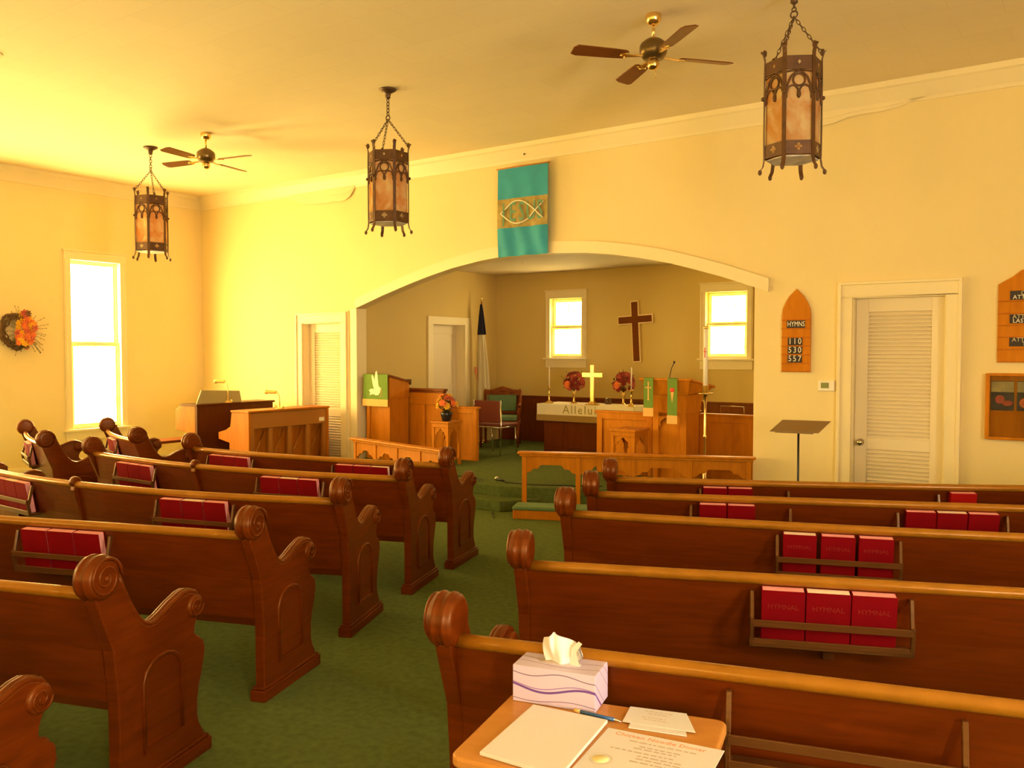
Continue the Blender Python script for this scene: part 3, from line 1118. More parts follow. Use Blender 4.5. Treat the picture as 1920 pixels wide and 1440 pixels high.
def lantern(x, y, label, dz, rot):
    """hexagonal gothic lantern; origin at the ceiling"""
    t = thing('hanging_lantern', label, 'lantern', (x, y, ZC), R(rot), 'gothic hanging lanterns')
    cn = MB()
    cn.lathe([(.01, 0), (.075, 0), (.078, -.008), (.06, -.02), (.03, -.035), (.022, -.06), (.024, -.075), (.012, -.085), (.001, -.09)][::-1], 24)
    obj('canopy', cn, BRONZE, t)
    J = -.25 + dz
    ch = MB()
    chain(ch, (0, 0, -.085), (0, 0, J + .02), None, .004, .014)
    ch.tube([(.022 * math.cos(2 * PI * k / 16), 0, J + .022 * math.sin(2 * PI * k / 16)) for k in range(16)], .005, 6, True)
    obj('main_chain', ch, BRONZE, t)
    RR = .178
    zt, zb = J - .31, J - .92
    V = [Vector((RR * math.sin(PI / 3 * k), -RR * math.cos(PI / 3 * k), 0)) for k in range(6)]
    Z = Vector((0, 0, 1))
    for k in (0, 2, 4):
        c = MB()
        chain(c, (0, 0, J - .015), V[k] + Z * (zt + .06), None, .003, .009)
        obj('suspension_chain', c, BRONZE, t)
    fr = MB()
    tr = MB()
    lb = MB()
    for k in range(6):
        p = V[k]
        o = p.normalized()
        # upright strap with curled tips
        pts = [(1.0 + .16, zb - .085), (1.03, zb - .05), (.99, zb - .01), (1.0, zb + .1), (1.0, zt - .1), (.99, zt + .02), (1.05, zt + .06), (1.13, zt + .075)]
        tang = Vector((-o.y, o.x, 0))
        for (ra, za), (rb, zb_) in zip(pts[:-1], pts[1:]):
            hw = .013
            lo = [p * ra - tang * hw + Z * za, p * ra + tang * hw + Z * za, p * (ra + .03) + tang * hw + Z * za, p * (ra + .03) - tang * hw + Z * za]
            hi = [p * rb - tang * hw + Z * zb_, p * rb + tang * hw + Z * zb_, p * (rb + .03) + tang * hw + Z * zb_, p * (rb + .03) - tang * hw + Z * zb_]
            fr.hexa(lo, hi)
        fr.ball(p * 1.06 + Z * (zt - .225), .014, 8)
        fr.ball(p * 1.15 + Z * (zb - .085), .013, 8, (1, 1, 1.4))
        fr.ball(p * 1.02 + Z * (zt + .065), .015, 8, (1, 1, 1.6))
        q = V[(k + 1) % 6]
        mid = (p + q) / 2
        E = (q - p).normalized()
        Nn = mid.normalized()
        W_ = (q - p).length

        def fp(u, z, d=0.0):
            return p + E * (W_ * (u + .5)) * 1.0 + Nn * d + Z * z
        # solid bands at top and bottom
        for tb_, za, zb2 in ((tr, zt - .085, zt), (lb, zb, zb + .085)):
            tb_.hexa([fp(-.46, za, -.002), fp(.46, za, -.002), fp(.46, za, .004), fp(-.46, za, .004)],
                    [fp(-.46, zb2, -.002), fp(.46, zb2, -.002), fp(.46, zb2, .004), fp(-.46, zb2, .004)])
        # tracery: pointed arch, ring, paired trefoil arches, pendant
        th = .0065
        zc = zt - .165
        tr.tube([fp(u, z) for u, z in [(-.44, zc - .07), (-.40, zc - .02), (-.28, zc + .035), (-.12, zc + .062), (0, zc + .068), (.12, zc + .062), (.28, zc + .035), (.40, zc - .02), (.44, zc - .07)]], th, 6)
        tr.tube([fp(.21 * math.cos(a_ * PI / 7), zc + .015 + .037 * math.sin(a_ * PI / 7)) for a_ in range(14)], th, 6, True)
        for sg in (-1, 1):
            tr.tube([fp(u * sg, z) for u, z in [(.0, zc - .075), (.03, zc - .045), (.12, zc - .022), (.24, zc - .018), (.36, zc - .03), (.42, zc - .062), (.46, zc - .09)]], th, 6)
            tr.tube([fp(u * sg, z) for u, z in [(.46, zt - .10), (.3, zt - .095), (.02, zt - .088)]], th, 6)
        tr.ball(fp(0, zc - .075), .013, 8, (1, 1, 2.0))
        tr.ball(fp(-.45, zc - .085), .011, 8, (1, 1, 1.8))
        tr.ball(fp(.45, zc - .085), .011, 8, (1, 1, 1.8))
    obj('frame_strap', fr, IRON, t)
    obj('tracery_band', tr, IRON, t)
    obj('lower_band', lb, IRON, t)
    for k in range(6):
        p, q = V[k] * .965, V[(k + 1) % 6] * .965
        n_ = ((p + q) / 2).normalized() * .004
        g = MB()
        za, zb2 = zb + .03, zt - .03
        g.hexa([p + Z * za, q + Z * za, q - n_ + Z * za, p - n_ + Z * za], [p + Z * zb2, q + Z * zb2, q - n_ + Z * zb2, p - n_ + Z * zb2])
        gp = obj('glass_panel', g, AMBER, t)
        # quatrefoil and diamond cut-outs, filled with the glass
        qf = MB()
        mid = (V[k] + V[(k + 1) % 6]) / 2
        E = (V[(k + 1) % 6] - V[k]).normalized()
        Nn = mid.normalized()
        for (du, dz_) in ((0, .014), (0, -.014), (.014, 0), (-.014, 0), (0, 0)):
            qf.lathe([(.0001, 0), (.010, .0), (.010, .003), (.0001, .003)], 10, mid + Nn * .004 + E * du + Z * (zb + .045 + dz_), Nn)
        c = mid + Nn * .004 + Z * (zt - .04)
        qf.hexa([c + E * .010, c + Z * .014, c - E * .010, c - Z * .014], [c + E * .010 + Nn * .002, c + Z * .014 + Nn * .002, c - E * .010 + Nn * .002, c - Z * .014 + Nn * .002])
        obj('quatrefoil', qf, AMBER, gp)
    b = MB()
    b.prism([(v.x * .93, v.y * .93) for v in V], lambda p: (p[0], p[1], zb - .012), lambda p: (p[0], p[1], zb - .006))
    obj('bottom_glass', b, MILKG, t)
    return t


lantern(-8.93, 5.69, 'gothic hexagonal lantern hanging farthest left, before the corner of the room', 0, -13)
lantern(-5.26, 5.65, 'gothic hexagonal lantern hanging in the middle, left of the teal banner', 0, 0)
lantern(-1.70, 5.62, 'largest-looking gothic hexagonal lantern hanging at upper right, beyond the fan', .10, 0)


# ---------------------------------------------------------------- ceiling fans
def fan(x, y, label, a0, bladem, body, capm):
    t = thing('ceiling_fan', label, 'ceiling fan', (x, y, ZC), 0, 'ceiling fans')
    c = MB()
    c.lathe([(.012, -.07), (.035, -.066), (.05, -.045), (.055, -.01), (.052, 0), (.01, 0)], 24)
    obj('canopy', c, capm, t)
    c = MB()
    c.lathe([(.010, -.16), (.010, -.05)], 12)
    obj('down_rod', c, capm, t)
    c = MB()
    c.lathe([(.03, -.305), (.07, -.30), (.088, -.275), (.095, -.255), (.095, -.215), (.085, -.195), (.055, -.172), (.02, -.155), (.008, -.15)], 28)
    obj('motor_housing', c, body, t)
    c = MB()
    c.lathe([(.006, -.375), (.026, -.372), (.040, -.355), (.042, -.33), (.034, -.312), (.03, -.30)], 20)
    obj('switch_housing', c, BRASS, t)
    pc = MB()
    pc.tube([(.02, -.01, -.365), (.02, -.01, -.43)], .0012, 5)
    pc.ball((.02, -.01, -.435), .004, 6)
    obj('pull_chain', pc, BRASS, t)
    for k in range(4):
        a = R(a0 + 90 * k)
        ux, uy = math.cos(a), math.sin(a)

        def bp(r, s, z):
            return (ux * r - uy * s, uy * r + ux * s, z)
        zc = -.290
        b = MB()
        out = [(.19, -.035), (.21, -.050), (.30, -.056), (.55, -.062), (.585, -.045), (.585, .03), (.56, .062), (.30, .056), (.21, .050), (.19, .035)]
        tw = .20
        b.prism(out, lambda p: bp(p[0], p[1], zc + p[1] * tw), lambda p: bp(p[0], p[1], zc + .007 + p[1] * tw))
        bl = obj('fan_blade', b, bladem, t, .002, 1)
        br = MB()
        br.hexa([bp(.07, -.010, zc + .002), bp(.07, .010, zc + .002), bp(.20, .020, zc - .004), bp(.20, -.020, zc - .010)],
                [bp(.07, -.010, zc + .010), bp(.07, .010, zc + .010), bp(.20, .020, zc + .0), bp(.20, -.020, zc - .006)])
        for (r_, s_) in ((.205, -.026), (.205, .026), (.235, 0)):
            br.ball(bp(r_, s_, zc - .004 + s_ * tw), .008, 6)
        br.hexa([bp(.19, -.03, zc - .009), bp(.19, .03, zc + .003), bp(.245, .01, zc - .001), bp(.245, -.01, zc - .005)],
                [bp(.19, -.03, zc - .006), bp(.19, .03, zc + .006), bp(.245, .01, zc + .001), bp(.245, -.01, zc - .002)])
        obj('blade_bracket', br, BRASS, bl)
    return t


FANW = wood('fan_walnut', (.15, .045, .012), (.22, .07, .018), .4, .2)
FANB = plain('fan_bronze', (.20, .13, .05), .3, metal=.8)
fan(-2.61, 5.46, 'brass and brown four-blade fan near the top right, beside the large lantern', 49, FANW, FANB, BRASS)
fan(-7.89, 5.67, 'four-blade fan farther left, between the far left lantern and the middle lantern', 11, FANW, FANB, BRASS)
v = MB()
v.lathe([(.02, -.02), (.09, -.018), (.125, -.008), (.13, 0), (.02, 0)], 28, (-7.18, 3.18, ZC))
tag(obj('ceiling_diffuser', v, TRIM), 'cream round disc on the ceiling at the upper left edge', 'ceiling fixture')

# ---------------------------------------------------------------- banner on the front wall
ban = thing('fish_banner', 'teal cloth banner with a tan band and white fish outline above the arch', 'banner', (-5.375, YF, 2.68))
bw, bh = .335, .99


def cloth(mb, u0, u1, z0, z1, amp=.016, nx=26, nz=30, th=.002, y=-.062):
    def dy(u, z):
        f = (.99 - z) / .99
        return y - amp * f * math.sin(u * 26 + z * 7) - amp * .8 * f * math.sin(u * 11 - z * 9 + 1) - .012 * f
    vs, fs = [], []
    for j in range(nz + 1):
        for i in range(nx + 1):
            u = u0 + (u1 - u0) * i / nx
            z = z0 + (z1 - z0) * j / nz
            vs.append((u, dy(u, z), z))
    m = len(vs)
    vs += [(a, b + th, c) for a, b, c in vs]
    for j in range(nz):
        for i in range(nx):
            q = (j * (nx + 1) + i, j * (nx + 1) + i + 1, (j + 1) * (nx + 1) + i + 1, (j + 1) * (nx + 1) + i)
            fs.append(q)
            fs.append(tuple(m + k for k in q)[::-1])
    mb.add(vs, fs, True)
    return dy


mb = MB()
BDY = cloth(mb, -bw, bw, 0, bh)
obj('banner_cloth', mb, TEAL, ban)
mb = MB()
cloth(mb, -bw, bw, .32, .645, y=-.0645, th=.001)
obj('centre_band', mb, TANC, ban)
mb = MB()
fp = []
for i in range(31):
    u = -.28 + .56 * i / 30
    fp.append((u, .485 + .125 * math.sin(PI * min(1, (u + .28) / .46)) if u < .18 else .485 - .45 * (u - .18) * 2.0))
mb.tube([(u, BDY(u, z) - .014, z) for u, z in fp], .008, 6)
fp2 = [(u, .97 - z) for u, z in fp]
mb.tube([(u, BDY(u, z) - .014, z) for u, z in fp2], .008, 6)
obj('fish_outline', mb, CORD, ban)
for s_, u in (('J', -.24), ('E', -.12), ('S', 0), ('U', .12), ('S', .24)):
    letters('letter_patch', s_, .30, TEALD, ban, Matrix.Translation((u, min(BDY(u + d_, .48 + e_) for d_ in (-.05, 0, .05) for e_ in (-.1, 0, .1)) - .004, .48)) @ Matrix.Rotation(PI / 2, 4, 'X'), .001, sx=.62)
mb = MB()
mb.tube([(-bw - .02, -.058, bh + .0), (bw + .02, -.058, bh + .0)], .008, 8)
mb.box(-.02, .02, -.058, 0, bh - .005, bh + .01)
obj('hanging_rod', mb, WOODO, ban)
hk = MB()
hk.tube([(-5.36, YF - .005, 2.66), (-5.36, YF - .03, 2.62), (-5.35, YF - .045, 2.60)], .006, 6)
tag(obj('wall_hook', hk, CORD), 'tiny pale hook on the arch just below the teal banner', 'hook')
nl = MB()
nl.ball((-5.36, YF - .052, 3.80), .010, 8)
tag(obj('wall_nail', nl, BRONZE), 'small dark nail head in the crown moulding above the teal banner', 'nail')

# ---------------------------------------------------------------- hymn board, thermostat, boards at right
hb = thing('hymn_board', 'arched oak hymn board showing 110, 530 and 557', 'hymn board', (-2.36, YF, 1.42))
w2 = .132
prof = [(-w2, 0), (w2, 0), (w2, .52), (.125, .58), (.10, .64), (.065, .70), (.03, .735), (0, .765), (-.03, .735), (-.065, .70), (-.10, .64), (-.125, .58), (-w2, .52)]
mb = MB()
mb.prism(prof, lambda p: (p[0], -.022, p[1]), lambda p: (p[0], -.001, p[1]))
obj('backboard', mb, WOODO, hb, .003)
mb = MB()
for z in (.0, .075, .155, .235, .315, .395, .475):
    mb.box(-w2, w2, -.030, -.022, z, z + .012)
obj('rail_strip', mb, WOODP, hb, .002)
mb = MB()
mb.box(-.085, .08, -.027, -.0221, .405, .475)
pl_ = obj('title_plate', mb, TILEB, hb)
letters('title_lettering', 'HYMNS', .066, DIGIT, pl_, Matrix.Translation((0, -.028, .441)) @ Matrix.Rotation(PI / 2, 4, 'X'), .0008, sx=.72)
for r_, num in enumerate(('110', '530', '557')):
    z = .251 - .08 * r_
    for c_, ch_ in enumerate(num):
        x = -.052 + .044 * c_
        mb = MB()
        mb.box(x - .0215, x + .0215, -.027, -.0221, z - .003, z + .066)
        tl = obj('number_tile', mb, TILEB, hb)
        letters('digit', ch_, .078, DIGIT, tl, Matrix.Translation((x, -.028, z + .032)) @ Matrix.Rotation(PI / 2, 4, 'X'), .0012, sx=.85)

th = thing('thermostat', 'small cream thermostat with green screen beside the right door', 'thermostat', (-2.085, YF, 1.30))
mb = MB()
mb.box(-.072, .072, -.028, 0, -.048, .048)
obj('casing', mb, WHITEP, th, .006)
mb = MB()
mb.box(-.045, .025, -.0295, -.0281, -.022, .028)
obj('screen', mb, LCD, th)

ib = thing('register_board', 'oak attendance register board with dark lettered plates at the right edge', 'register board', (-.74, YF, 1.52))
W2 = .56
mb = MB()
prof = [(0, 0), (W2, 0), (W2, .63), (W2 - .04, .655), (W2 - .10, .69), (W2 - .16, .74), (W2 / 2, .77), (.16, .74), (.10, .69), (.04, .655), (0, .63)]
mb.prism(prof, lambda p: (p[0], -.022, p[1]), lambda p: (p[0], -.001, p[1]))
obj('backboard', mb, WOODO, ib, .003)
mb = MB()
for z in (0, .10, .20, .295, .39, .49):
    mb.box(0, W2, -.030, -.022, z, z + .012)
obj('rail_strip', mb, WOODP, ib, .002)
for z, l1, l2 in ((.505, 'CHURCH', 'ATTENDANCE'), (.315, 'ATTENDANCE', 'LAST SUNDAY'), (.13, 'ATTENDANCE', 'TODAY')):
    mb = MB()
    mb.box(.085, .48, -.027, -.0221, z, z + .072)
    p_ = obj('lettered_plate', mb, TILEB, ib)
    letters('plate_lettering', l1, .046, plain('dim_letters_%d' % int(z * 1000), (.60, .50, .28), .7), p_, Matrix.Translation((.255, -.028, z + .053)) @ Matrix.Rotation(PI / 2, 4, 'X'), .0008, sx=1.0)
    letters('plate_lettering', l2, .046, DIGIT, p_, Matrix.Translation((.255, -.028, z + .019)) @ Matrix.Rotation(PI / 2, 4, 'X'), .0008, sx=1.0)
for z, s_ in ((.215, '2'), (.022, '3')):
    mb = MB()
    mb.box(.205, .26, -.027, -.0221, z, z + .07)
    p_ = obj('number_tile', mb, TILEB, ib)
    letters('digit', s_, .08, DIGIT, p_, Matrix.Translation((.232, -.028, z + .035)) @ Matrix.Rotation(PI / 2, 4, 'X'), .001)

pf = thing('picture_case', 'glazed oak picture case below the register board at the right edge', 'picture frame', (-.815, YF, .895))
W3, H3 = .72, .535
mb = MB()
mb.box(0, W3, -.02, -.001, 0, H3)
obj('backboard', mb, WOODO, pf, .003)
mb = MB()
for (a, b, c, d) in ((0, .032, 0, H3), (W3 - .032, W3, 0, H3), (.032, W3 - .032, H3 - .02, H3), (.032, W3 - .032, 0, .02)):
    mb.box(a, b, -.05, -.02, c, d)
obj('case_frame', mb, WOODO, pf, .003)
for i, x in enumerate((.038, .222)):
    mb = MB()
    mb.box(x, x + .165, -.026, -.0201, .235, .475)
    ph = obj('photograph', mb, PHOTOD, pf)
    mb = MB()
    mb.box(x + .002, x + .163, -.0275, -.0261, .385, .470)
    obj('pale_sky_area', mb, PHOTOL, ph)
    mb = MB()
    if i == 0:
        mb.ball((x + .065, -.027, .325), .036, 10, (1, .06, 1))
        mb.ball((x + .12, -.027, .295), .028, 10, (1.4, .06, .8))
    else:
        mb.ball((x + .06, -.027, .30), .042, 12, (1, .06, 1))
    obj('bright_subject', mb, PINKF if i == 0 else ORANGEF, ph)
gm, gnt, gb = nodes_of('case_glass')
gb.inputs['Transmission Weight'].default_value = 1
gb.inputs['Roughness'].default_value = .03
gb.inputs['IOR'].default_value = 1.2
mb = MB()
mb.box(.032, W3 - .032, -.045, -.043, .02, H3 - .02)
obj('glass_front', mb, gm, pf)

# ---------------------------------------------------------------- wreath on the left wall
wr = thing('autumn_wreath', 'twig wreath with orange and red silk flowers left of the side window', 'wreath', (XL, 5.28, 1.87))
mb = MB()
rnd = random.Random(3)
for k in range(16):
    r0 = .17 + rnd.uniform(-.035, .035)
    ph = rnd.uniform(0, 6)
    mb.tube([(.05 + .022 * math.sin(3 * a + ph), (r0 + .02 * math.sin(5 * a + ph)) * math.cos(a), (r0 + .02 * math.sin(5 * a + ph)) * math.sin(a) * 1.1) for a in [2 * PI * i / 24 for i in range(24)]], .008, 5, True)
obj('twig_ring', mb, TWIG, wr)
mb = MB()
for k in range(44):
    a = rnd.uniform(0, 2 * PI)
    l = rnd.uniform(.08, .2)
    p0 = Vector((.06, .08 + .12 * math.cos(a), .14 * math.sin(a)))
    dr = Vector((.15, math.cos(a), 1.15 * math.sin(a))).normalized()
    q = p0 + dr * l
    mb.tube([p0, p0 + dr * l * .5 + Vector((0, 0, .008)), q], .0018, 4)
    mb.ball(q, .006, 5)
    mb.ball(p0 + dr * l * .7, .005, 5)
obj('twig_sprays', mb, LEAF, wr)


def petals(mb, c, r, n=9, flat=.5, rn=rnd, facing=None):
    c = Vector(c)
    F = Vector(facing or (1, 0, 0)).normalized()
    t = Vector((0, 0, 1)) if abs(F.z) < .8 else Vector((1, 0, 0))
    U = (t - F * t.dot(F)).normalized()
    V = F.cross(U)
    a0 = rn.uniform(0, 6)
    for ring, (rr, lift) in enumerate(((r, .0), (r * .6, .35 * r))):
        for k in range(n if ring == 0 else max(5, n - 3)):
            a = a0 + ring * .3 + 2 * PI * k / (n if ring == 0 else max(5, n - 3))
            d = U * math.cos(a) + V * math.sin(a)
            s_ = d.cross(F)
            b0 = c + F * lift * .4
            tip = c + d * rr + F * (lift + rr * .25)
            m_ = c + d * rr * .6 + F * (lift * .8 + rr * .22)
            wv = s_ * rr * .30
            mb.add([b0, m_ - wv, tip, m_ + wv, m_ + F * rr * .08], [(0, 1, 4), (0, 4, 3), (1, 2, 4), (3, 4, 2)])
    mb.ball(c + F * r * .25, r * .2, 6)


fl = {'o': MB(), 'r': MB(), 'p': MB(), 'l': MB()}
for k in range(72):
    a = rnd.uniform(0, 2 * PI)
    q = rnd.uniform(0, 1) ** .5
    y = .085 + .10 * q * math.cos(a)
    z = -.005 + .235 * q * math.sin(a)
    if z < -.08:
        y -= .03
    key = rnd.choice('ooorrp') if abs(z) < .15 else rnd.choice('ooprll')
    petals(fl[key], (.09 + rnd.uniform(0, .05), y, z), rnd.uniform(.038, .060), 7, facing=(1, rnd.uniform(-.4, .4), rnd.uniform(-.4, .4)))
obj('orange_flowers', fl['o'], ORANGEF, wr)
obj('red_flowers', fl['r'], PINKF, wr)
obj('pale_flowers', fl['p'], YELLOWF, wr)
obj('wreath_leaves', fl['l'], TWIG, wr)


# ---------------------------------------------------------------- organ, bench, piano with their lamps
og = thing('organ_console', 'dark-backed wooden organ console with a music desk near the left corner', 'organ', (-9.6, 7.1, 0))
off = (-9.6, 7.1, 0)
# back faces +X at x=-9.3; the player's side looks to the left wall
mb = MB()
mb.box(-9.34, -9.29, 6.50, 7.68, .02, .93)
obj('back_panel', mb, WOODD, og, .004, 2, off)
CHK = [(-9.34, .02), (-9.34, .95), (-9.60, .95), (-9.74, .87), (-9.74, .62), (-9.50, .60), (-9.50, .02)]
for y in (6.50, 7.64):
    mb = MB()
    mb.prism(CHK, lambda p: (p[0], y, p[1]), lambda p: (p[0], y + .04, p[1]))
    obj('side_cheek', mb, WOODP, og, .004, 2, off)
mb = MB()
mb.box(-9.62, -9.27, 6.48, 7.70, .93, .955)
obj('top_board', mb, WOODD, og, .004, 2, off)
mb = MB()
mb.box(-9.72, -9.36, 6.54, 7.64, .62, .66)
mb.box(-9.66, -9.36, 6.56, 7.62, .70, .74)
obj('manual_shelf', mb, WOODP, og, .003, 2, off)
mb = MB()
for k in range(36):
    y = 6.60 + k * .027
    mb.box(-9.72, -9.60, y, y + .024, .66, .672)
obj('keyboard', mb, CREAMC, og, 0, 2, off)
mb = MB()
mb.hexa([(-9.345, 6.52, .955), (-9.345, 7.20, .955), (-9.325, 7.20, .955), (-9.325, 6.52, .955)],
        [(-9.385, 6.62, 1.125), (-9.385, 7.20, 1.10), (-9.365, 7.20, 1.10), (-9.365, 6.62, 1.125)])
obj('music_desk', mb, GREYW, og, .004, 2, off)
mb = MB()
mb.box(-9.9, -9.52, 6.62, 7.56, .0, .09)
for k in range(14):
    mb.box(-9.88, -9.54, 6.68 + k * .062, 6.70 + k * .062, .09, .115)
obj('pedal_board', mb, BLACK, og, 0, 2, off)

ob = thing('organ_bench', 'plain wooden organ bench left of the organ console', 'bench', (-10.17, 6.75, 0))
mb = MB()
mb.box(-.17, .17, -.5, .5, .42, .455)
obj('bench_seat', mb, WOODR, ob, .005)
for y in (-.45, .42):
    mb = MB()
    mb.box(-.15, .15, y, y + .03, 0, .42)
    obj('bench_side', mb, WOODD, ob, .004)
mb = MB()
mb.box(-.015, .015, -.42, .42, .15, .24)
obj('stretcher', mb, WOODD, ob, .003)


def piano_lamp(loc, rz, label, h=.17, arc=True):
    t = thing('piano_lamp', label, 'lamp', loc, rz, 'brass piano lamps')
    mb = MB()
    mb.lathe([(.05, 0), (.052, .008), (.03, .016), (.012, .02)], 20)
    obj('base', mb, BRASSP, t)
    mb = MB()
    mb.ball((0, -.075, .027), .026, 12)
    mb.tube([(0, -.065, .022), (0, 0, .018), (0, .06, .022)], .007, 8)
    mb.ball((0, .065, .026), .018, 10)
    obj('counterweight', mb, BRASSP, t)
    mb = MB()
    mb.tube([(0, 0, .015), (0, .0, h * .6), (0, -.01, h * .85), (0, -.03, h * 1.0), (0, -.07, h * 1.08)], .008, 8)
    obj('curved_arm', mb, BRASSP, t)
    mb = MB()
    mb.lathe([(.012, 0), (.020, .005), (.021, .17), (.028, .175), (.028, .195), (.01, .20)], 16, (0, -.06, h * 1.08), (0, -1, 0))
    obj('tube_shade', mb, BRASSP, t)
    return t


piano_lamp((-9.295, 6.96, .956), R(-90), 'brass tube lamp with curved arm standing on the organ', .25)

pn = thing('upright_piano', 'honey-coloured upright piano turned with its open back to the room', 'piano', (-8.55, 7.1, 0))
off = (-8.55, 7.1, 0)
px0, px1 = -8.72, -8.40
py0, py1 = 6.58, 7.86
ph_ = .90
mb = MB()
mb.box(px0 - .01, px1 + .01, py0 - .01, py1 + .01, ph_ - .025, ph_)
obj('lid', mb, WOODP, pn, .005, 2, off)
for y in (py0, py1 - .04):
    mb = MB()
    mb.prism([(px1, .0), (px1, ph_ - .025), (px0, ph_ - .025), (px0 - .03, .70), (px0 - .12, .655), (px0 - .26, .62), (px0 - .26, .54), (px0 - .05, .50), (px0 - .05, .0)],
             lambda p: (p[0], y, p[1]), lambda p: (p[0], y + .04, p[1]))
    obj('side_panel', mb, WOODP, pn, .004, 2, off)
mb = MB()
mb.box(px0 - .26, px0, py0 + .04, py1 - .04, .54, .58)
obj('key_bed', mb, WOODP, pn, .004, 2, off)
mb = MB()
mb.box(px0 - .01, px0, py0 + .04, py1 - .04, .05, ph_ - .03)
obj('front_board', mb, WOODP, pn, 0, 2, off)
mb = MB()
nb = 4
z0_, z1_ = .12, .68
mb.box(px1 - .05, px1 - .01, py0 + .04, py1 - .04, z1_, ph_ - .03)
mb.box(px1 - .05, px1 - .01, py0 + .04, py1 - .04, .0, z0_)
bw_ = (py1 - py0 - .08)
for k in range(nb + 1):
    c = py0 + .04 + bw_ * k / nb
    a, b = (c, c + .05) if k == 0 else ((c - .05, c) if k == nb else (c - .03, c + .03))
    mb.box(px1 - .05, px1 - .012, a, b, z0_, z1_)
obj('back_frame', mb, PIANOB, pn, .004, 2, off)
mb = MB()
for k in range(nb):
    c = py0 + .04 + bw_ * k / nb
    mb.tube([(px1 - .10, c + .05, z0_ + .06), (px1 - .10, c + bw_ / nb - .04, z1_ - .04)], .004, 6)
obj('brace_wires', mb, BRASS, pn, 0, 2, off)
mb = MB()
mb.box(px1 - .14, px1 - .12, py0 + .04, py1 - .04, .05, ph_ - .03)
obj('soundboard', mb, WOODP, pn, 0, 2, off)
mb = MB()
mb.box(px1 - .0105, px1 - .008, py1 - .16, py1 - .07, .71, .76)
obj('paper_tag', mb, CREAMC, pn, 0, 2, off)
piano_lamp((-8.44, 7.08, .901), R(-90), 'brass tube lamp standing on the piano', .19)

# ---------------------------------------------------------------- music stand
ms = thing('music_stand', 'black music stand with a flat desk before the right door', 'music stand', (-2.10, 7.2, 0))
mb = MB()
mb.lathe([(.01, 0), (.15, 0), (.15, .008), (.03, .03), (.012, .05), (.011, .5), (.009, .52), (.009, .97)], 20)
obj('stand_pole', mb, BLACK, ms)
mb = MB()
q = [(-.21, -.10, .940), (.19, -.10, .945), (.235, .10, 1.03), (-.165, .10, 1.025)]
mb.hexa(q, [(x, y, z + .004) for x, y, z in q])
mb.hexa([(-.16, -.115, .935), (.15, -.115, .937), (.15, -.10, .937), (-.16, -.10, .935)], [(-.16, -.115, .958), (.15, -.115, .960), (.15, -.111, .960), (-.16, -.111, .958)])
obj('desk', mb, plain('brown_lacquer', (.22, .13, .045), .45), ms, .002)

# ---------------------------------------------------------------- communion rails
def comm_rail(label, A, B, n, kneeler=True):
    A, B = Vector((*A, 0)), Vector((*B, 0))
    d = (B - A)
    L = d.length
    rz = math.atan2(d.y, d.x)
    t = thing('communion_rail', label, 'communion rail', tuple(A), rz, 'communion rails')
    H = .62
    mb = MB()
    mb.box(-.03, L + .03, -.055, .055, H - .022, H)
    mb.box(-.01, L + .01, -.038, .038, H - .045, H - .022)
    obj('top_rail', mb, WOODO, t, .006)
    for k in range(n + 1):
        c = .035 + (L - .07) * k / n
        mb = MB()
        mb.box(c - .022, c + .022, -.022, .022, 0, H - .045)
        obj('post', mb, WOODO, t, .003)
    for k in range(n):
        a = .035 + (L - .07) * k / n + .022
        b = .035 + (L - .07) * (k + 1) / n - .022
        w = b - a
        zt = H - .045
        pts = [(0, zt), (0, zt - .17), (.04, zt - .155), (.07, zt - .125), (.115, zt - .125), (.13, zt - .10), (.15, zt - .085)]
        full = pts + [(w - x, z) for x, z in pts[::-1]]
        mb = MB()
        mb.prism([(a + x, z) for x, z in full][::-1], lambda p: (p[0], -.010, p[1]), lambda p: (p[0], .010, p[1]))
        obj('scalloped_apron', mb, WOODO, t, .002)
    if kneeler:
        mb = MB()
        mb.box(-.02, L, -.30, -.06, 0, .085)
        kb = obj('kneeler_board', mb, WOODO, t, .004)
        mb = MB()
        mb.box(-.025, L + .005, -.31, -.055, .085, .125)
        obj('kneeler_cushion', mb, GREENU, kb, .015, 3)
    return t


comm_rail('oak communion rail with green kneeler right of the steps', (-4.77, 7.02), (-2.72, 7.87), 4)
comm_rail('shorter oak communion rail left of the steps, behind the front-row pew', (-7.12, 7.06), (-5.42, 6.66), 4, False)


# ---------------------------------------------------------------- chancel furniture
def panelled(mb, x0, x1, y, z0, z1, st=.06, d=.018):
    """raised stiles on a flat board whose front is at y (front towards -Y)"""
    for (a, b, c, e) in ((x0, x0 + st, z0, z1), (x1 - st, x1, z0, z1), (x0 + st, x1 - st, z1 - st, z1), (x0 + st, x1 - st, z0, z0 + st)):
        mb.box(a, b, y - d, y, c, e)


# lectern at left with the dove cloth
lc = thing('lectern', 'oak lectern at the left of the chancel under the green dove cloth', 'lectern', (-7.72, 8.30, PZ))
mb = MB()
mb.box(-.21, .20, -.20, .14, 0, .80)
panelled(mb, -.21, .20, -.20, 0, .80)
obj('lectern_body', mb, WOODO, lc, .004)
mb = MB()
mb.hexa([(-.22, -.23, .80), (.215, -.23, .80), (.215, .14, .80), (-.22, .14, .80)], [(-.22, -.23, 1.07), (.215, -.23, 1.07), (.215, .14, .99), (-.22, .14, .99)])
obj('desk_box', mb, WOODO, lc, .004)
mb = MB()
mb.hexa([(-.235, -.25, 1.076), (.23, -.25, 1.076), (.23, .16, .985), (-.235, .16, .985)], [(-.235, -.25, 1.10), (.23, -.25, 1.10), (.23, .16, 1.01), (-.235, .16, 1.01)])
obj('reading_desk', mb, WOODR, lc, .003)
mb = MB()
mb.box(-.235, .23, .145, .165, .96, 1.03)
obj('book_ledge', mb, WOODD, lc, .002)
